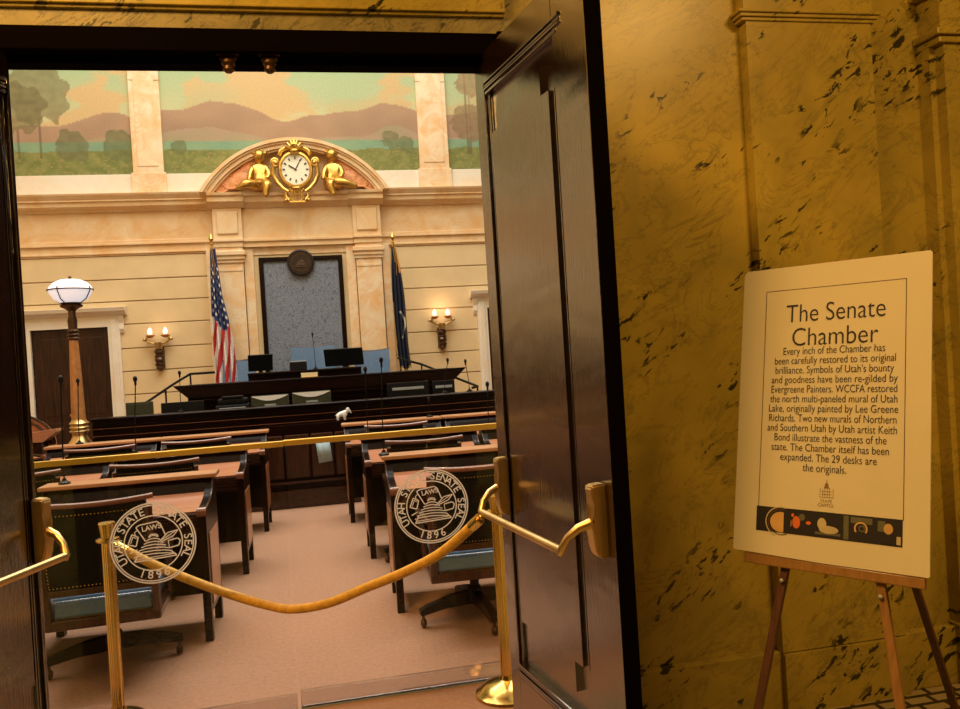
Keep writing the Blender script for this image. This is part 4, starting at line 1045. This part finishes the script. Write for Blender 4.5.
dup(D0,(.875,4.97,0),math.radians(-1),'right desk of the nearest row, behind the right etched seal')
dl=[(-1.11,6.36,1,'second row desk just left of the aisle'),(-2.14,6.36,0,'second row desk farther left, away from the aisle'),(.80,6.40,-1,'second row desk just right of the aisle'),(1.83,6.42,-1,'second row desk farther right, beside the open door leaf'),
 (-1.05,7.88,1,'third row desk just left of the aisle, nearest the centre desk'),(-2.08,7.88,0,'third row desk farther left, toward the globe lamp'),(.70,7.88,-1,'third row desk just right of the aisle, nearest the centre desk'),(1.74,7.90,-1,'third row desk farther right, near the open door leaf')]
for x,y,r,l in dl:dup(D0,(x,y,0),math.radians(r*-.0),l)
dup(D0,(-2.30,4.90,0),0,'nearest row desk farther left, hidden behind the left door leaf')
dup(D0,(-3.17,6.36,0),0,'outermost left desk of the second row')
dup(D0,(-4.2,6.36,0),0,'second row desk by the left wall')
dup(D0,(-3.05,8.75,0),math.radians(70),'desk turned sideways at the far left, below the globe lamp')
C0=armchair('dark leather armchair at the nearest left desk, blue seat behind the left brass post',(-1.18,4.68,0),math.radians(3),.17)
dup(C0,(.83,4.71,0),math.radians(-2),'dark leather armchair at the nearest right desk, blue seat above brass casters')
for x,y,r,l in [(-1.16,6.20,2,'armchair at the second row desk just left of the aisle'),(-2.06,6.18,4,'armchair at the second row desk farther left, at the door edge'),(.75,6.28,-3,'armchair at the second row desk just right of the aisle'),
  (-1.11,7.72,3,'armchair at the third row desk just left of the aisle'),(-1.90,7.70,4,'armchair at the third row desk farther left, in front of the globe lamp'),(.68,7.76,-3,'armchair at the third row desk just right of the aisle')]:
    dup(C0,(x,y,0),math.radians(r),l)
for x,y,l in [(-2.28,4.70,'armchair at the nearest row desk farther left, hidden behind the left door leaf'),(-3.15,6.20,'armchair at the outermost left desk of the second row'),(-4.18,6.20,'armchair at the second row desk by the left wall')]:
    dup(C0,(x,y,0),.05,l)
# president chairs
def highchair(loc,label,w,h,rz=0):
    t=thing('blue_leather_chair',label,'chair',loc,rz,'blue leather chairs on the rostrum')
    mb=MB();mb.box(-w/2,w/2,-.25,.25,.42,.52,.03,seg=3);mb.build('seat',M['blue_leather'],t)
    mb=MB();n=10;F=[];Bk=[]
    # sitter faces -Y ; backrest at +Y
    for j in range(7):
        z=.5+(h-.5)*j/6;F.append([mb.bm.verts.new(((i/n*2-1)*w/2*(1+.06*(j/6)),.22+.06*(j/6)-.05*(1-(i/n*2-1)**2)*-1,z-(.02*(1-(i/n*2-1)**2) if j==6 else 0))) for i in range(n+1)])
        Bk.append([mb.bm.verts.new((v.co.x,v.co.y+.07,v.co.z)) for v in F[-1]])
    for j in range(6):
        for i in range(n):
            mb.bm.faces.new((F[j][i],F[j][i+1],F[j+1][i+1],F[j+1][i]));mb.bm.faces.new((Bk[j][i],Bk[j+1][i],Bk[j+1][i+1],Bk[j][i+1]))
        mb.bm.faces.new((F[j][0],F[j+1][0],Bk[j+1][0],Bk[j][0]));mb.bm.faces.new((F[j][n],Bk[j][n],Bk[j+1][n],F[j+1][n]))
    for i in range(n):
        mb.bm.faces.new((F[0][i],Bk[0][i],Bk[0][i+1],F[0][i+1]));mb.bm.faces.new((F[6][i],F[6][i+1],Bk[6][i+1],Bk[6][i]))
    mb.build('backrest',M['blue_leather'],t)
    mb=MB();mb.tube([((i/8*2-1)*w/2*1.07,.30+.05*(1-(i/8*2-1)**2),h+.004-.02*(1-(i/8*2-1)**2)) for i in range(9)],.016,8);mb.build('top_rail',M['chair_wood'],t)
    for sx in (-1,1):
        mb=MB();mb.tube([(sx*w*.5,.25,.70),(sx*w*.54,0,.70),(sx*w*.54,-.18,.68),(sx*w*.5,-.2,.45)],.02,8);mb.build('armrest',M['chair_wood'],t)
    mb=MB();mb.cyl((0,0,.1),(0,0,.42),.03);mb.lathe([(.28,0),(.26,.04),(.05,.10),(.03,.14)],n=20);mb.build('pedestal_base',M['dark_leg'],t)
highchair((-.08,12.27,.45),'president blue leather chair centred before the blue damask panel',.62,1.38)
highchair((-1.20,12.25,.45),'blue leather chair on the rostrum beside the striped flag',.50,1.23)
highchair((.81,12.25,.45),'blue leather chair on the rostrum beside the dark navy flag',.52,1.26)
# ================================================================== GOOSENECK MICROPHONES
def mic(x,y,z,zt,label,dx=.02,thick=1.):
    t=thing('gooseneck_microphone',label,'microphone',(x,y,z),0,'black gooseneck microphones')
    h=zt-z
    mb=MB();mb.lathe([(.035,0),(.035,.01),(.015,.02),(.01,.035)],n=14);mb.build('base',M['black'],t)
    MB().tube([(0,0,.03),(dx*.2,0,h*.4),(dx*.8,0,h*.8),(dx,0,h-.03)],.0045*thick,6).build('stem',M['black'],t)
    mb=MB();mb.cyl((dx,0,h-.05),(dx,0,h-.02),.009*thick,n=10);mb.sph((dx,0,h),.017*thick,1,1,1.5,n=10);mb.build('head',M['black'],t)
SH=.937
mic(-1.575,5.33,SH,1.58,'leftmost tall microphone, on the nearest left desk',.015,1.0)
mic(-1.47,6.79,SH,1.54,'microphone on the second row left desk',.03)
mic(-2.30,8.31,SH,1.545,'microphone on the third row desk farther left, before the lamp post')
mic(.39,5.40,SH,1.575,'microphone on the nearest right desk',.02,.85)
mic(.37,6.83,SH,1.50,'microphone on the second row desk just right of the aisle',.01)
mic(1.42,6.85,SH,1.30,'microphone on the second row desk farther right',.01)
mic(1.10,8.31,SH,1.12,'short microphone on the third row desk right of the aisle',.0)
mic(-1.54,9.42,1.115,1.555,'microphone on the front bench before the wide black monitor',.01)
mic(-.05,11.74,1.475,1.98,'microphone in front of the president blue chair',-.015)
mic(1.455,9.50,1.115,1.51,'microphone on the front bench, left of the two at its right end',.06)
mic(1.76,9.50,1.115,1.48,'microphone on the front bench, at its right end',-.03)
# ================================================================== LIGHTS (the places's own, plus one added fill)
def fixture(x,y,z,sx,sy,name,label,em,col,W):
    t=thing(name,label,'ceiling light',(x,y,z))
    mb=MB();mb.box(-sx/2-.04,sx/2+.04,-sy/2-.04,sy/2+.04,.02,.08,.01);mb.build('frame',M['brass'],t)
    ld=bpy.data.lights.new(name+'_lamp','AREA');ld.shape='RECTANGLE';ld.size=sx;ld.size_y=sy;ld.energy=W;ld.color=col
    lo=bpy.data.objects.new(name+'_lamp',ld);COL.objects.link(lo);lo.location=(x,y,z);return lo
def area(x,y,z,sx,sy,W,col,rot=(0,0,0)):
    ld=bpy.data.lights.new('ceiling_lamp','AREA');ld.shape='RECTANGLE';ld.size=sx;ld.size_y=sy;ld.energy=W;ld.color=col
    lo=bpy.data.objects.new('ceiling_lamp',ld);COL.objects.link(lo);lo.location=(x,y,z);lo.rotation_euler=rot;return lo
area(-.3,8.3,9.1,9,7,900,(1,.98,.89))
area(-.3,9.4,8.2,8,.6,300,(1,.97,.86),(math.radians(-50),0,0))     # cove lights aimed at the mural wall
area(-1.6,1.2,4.5,1.2,1.2,200,(1,.54,.15))
area(2.6,.2,4.2,.9,.9,110,(1,.56,.15))  # fill added to brighten the lower right of the marble wall
for (x,y,z) in ((-2.37,YW-.14,2.30),(1.995,YW-.14,2.36)):
    ld=bpy.data.lights.new('sconce_lamp','POINT');ld.energy=.4 if x<0 else 2;ld.color=(1,.62,.35);ld.shadow_soft_size=.05
    lo=bpy.data.objects.new('sconce_lamp',ld);COL.objects.link(lo);lo.location=(x,y-.06,z)
w=bpy.data.worlds.new('World');sc.world=w;w.use_nodes=True
w.node_tree.nodes['Background'].inputs[0].default_value=(1,.75,.45,1);w.node_tree.nodes['Background'].inputs[1].default_value=.02
# ================================================================== CAMERA
th,p,r=math.radians(11.4),math.radians(-.3),math.radians(-3.52)
Fv=Vector((math.sin(th)*math.cos(p),math.cos(th)*math.cos(p),math.sin(p)));R0=Vector((math.cos(th),-math.sin(th),0));U0=R0.cross(Fv)
Rv=math.cos(r)*R0+math.sin(r)*U0;Uv=-math.sin(r)*R0+math.cos(r)*U0
cd=bpy.data.cameras.new('camera');cam=bpy.data.objects.new('camera',cd);COL.objects.link(cam);sc.camera=cam
cd.sensor_fit='HORIZONTAL';cd.sensor_width=36;cd.lens=800/960*36;cd.clip_start=.05
cam.matrix_world=Matrix(((Rv.x,Uv.x,-Fv.x,0),(Rv.y,Uv.y,-Fv.y,0),(Rv.z,Uv.z,-Fv.z,1.6),(0,0,0,1)))
sc.view_settings.view_transform='Standard';sc.view_settings.look='None';sc.view_settings.exposure=0;sc.view_settings.gamma=1
sc.view_settings.use_curve_mapping=False
sc.cycles.use_denoising=True
sc.cycles.max_bounces=8;sc.cycles.transparent_max_bounces=12
sc.cycles.sample_clamp_indirect=6
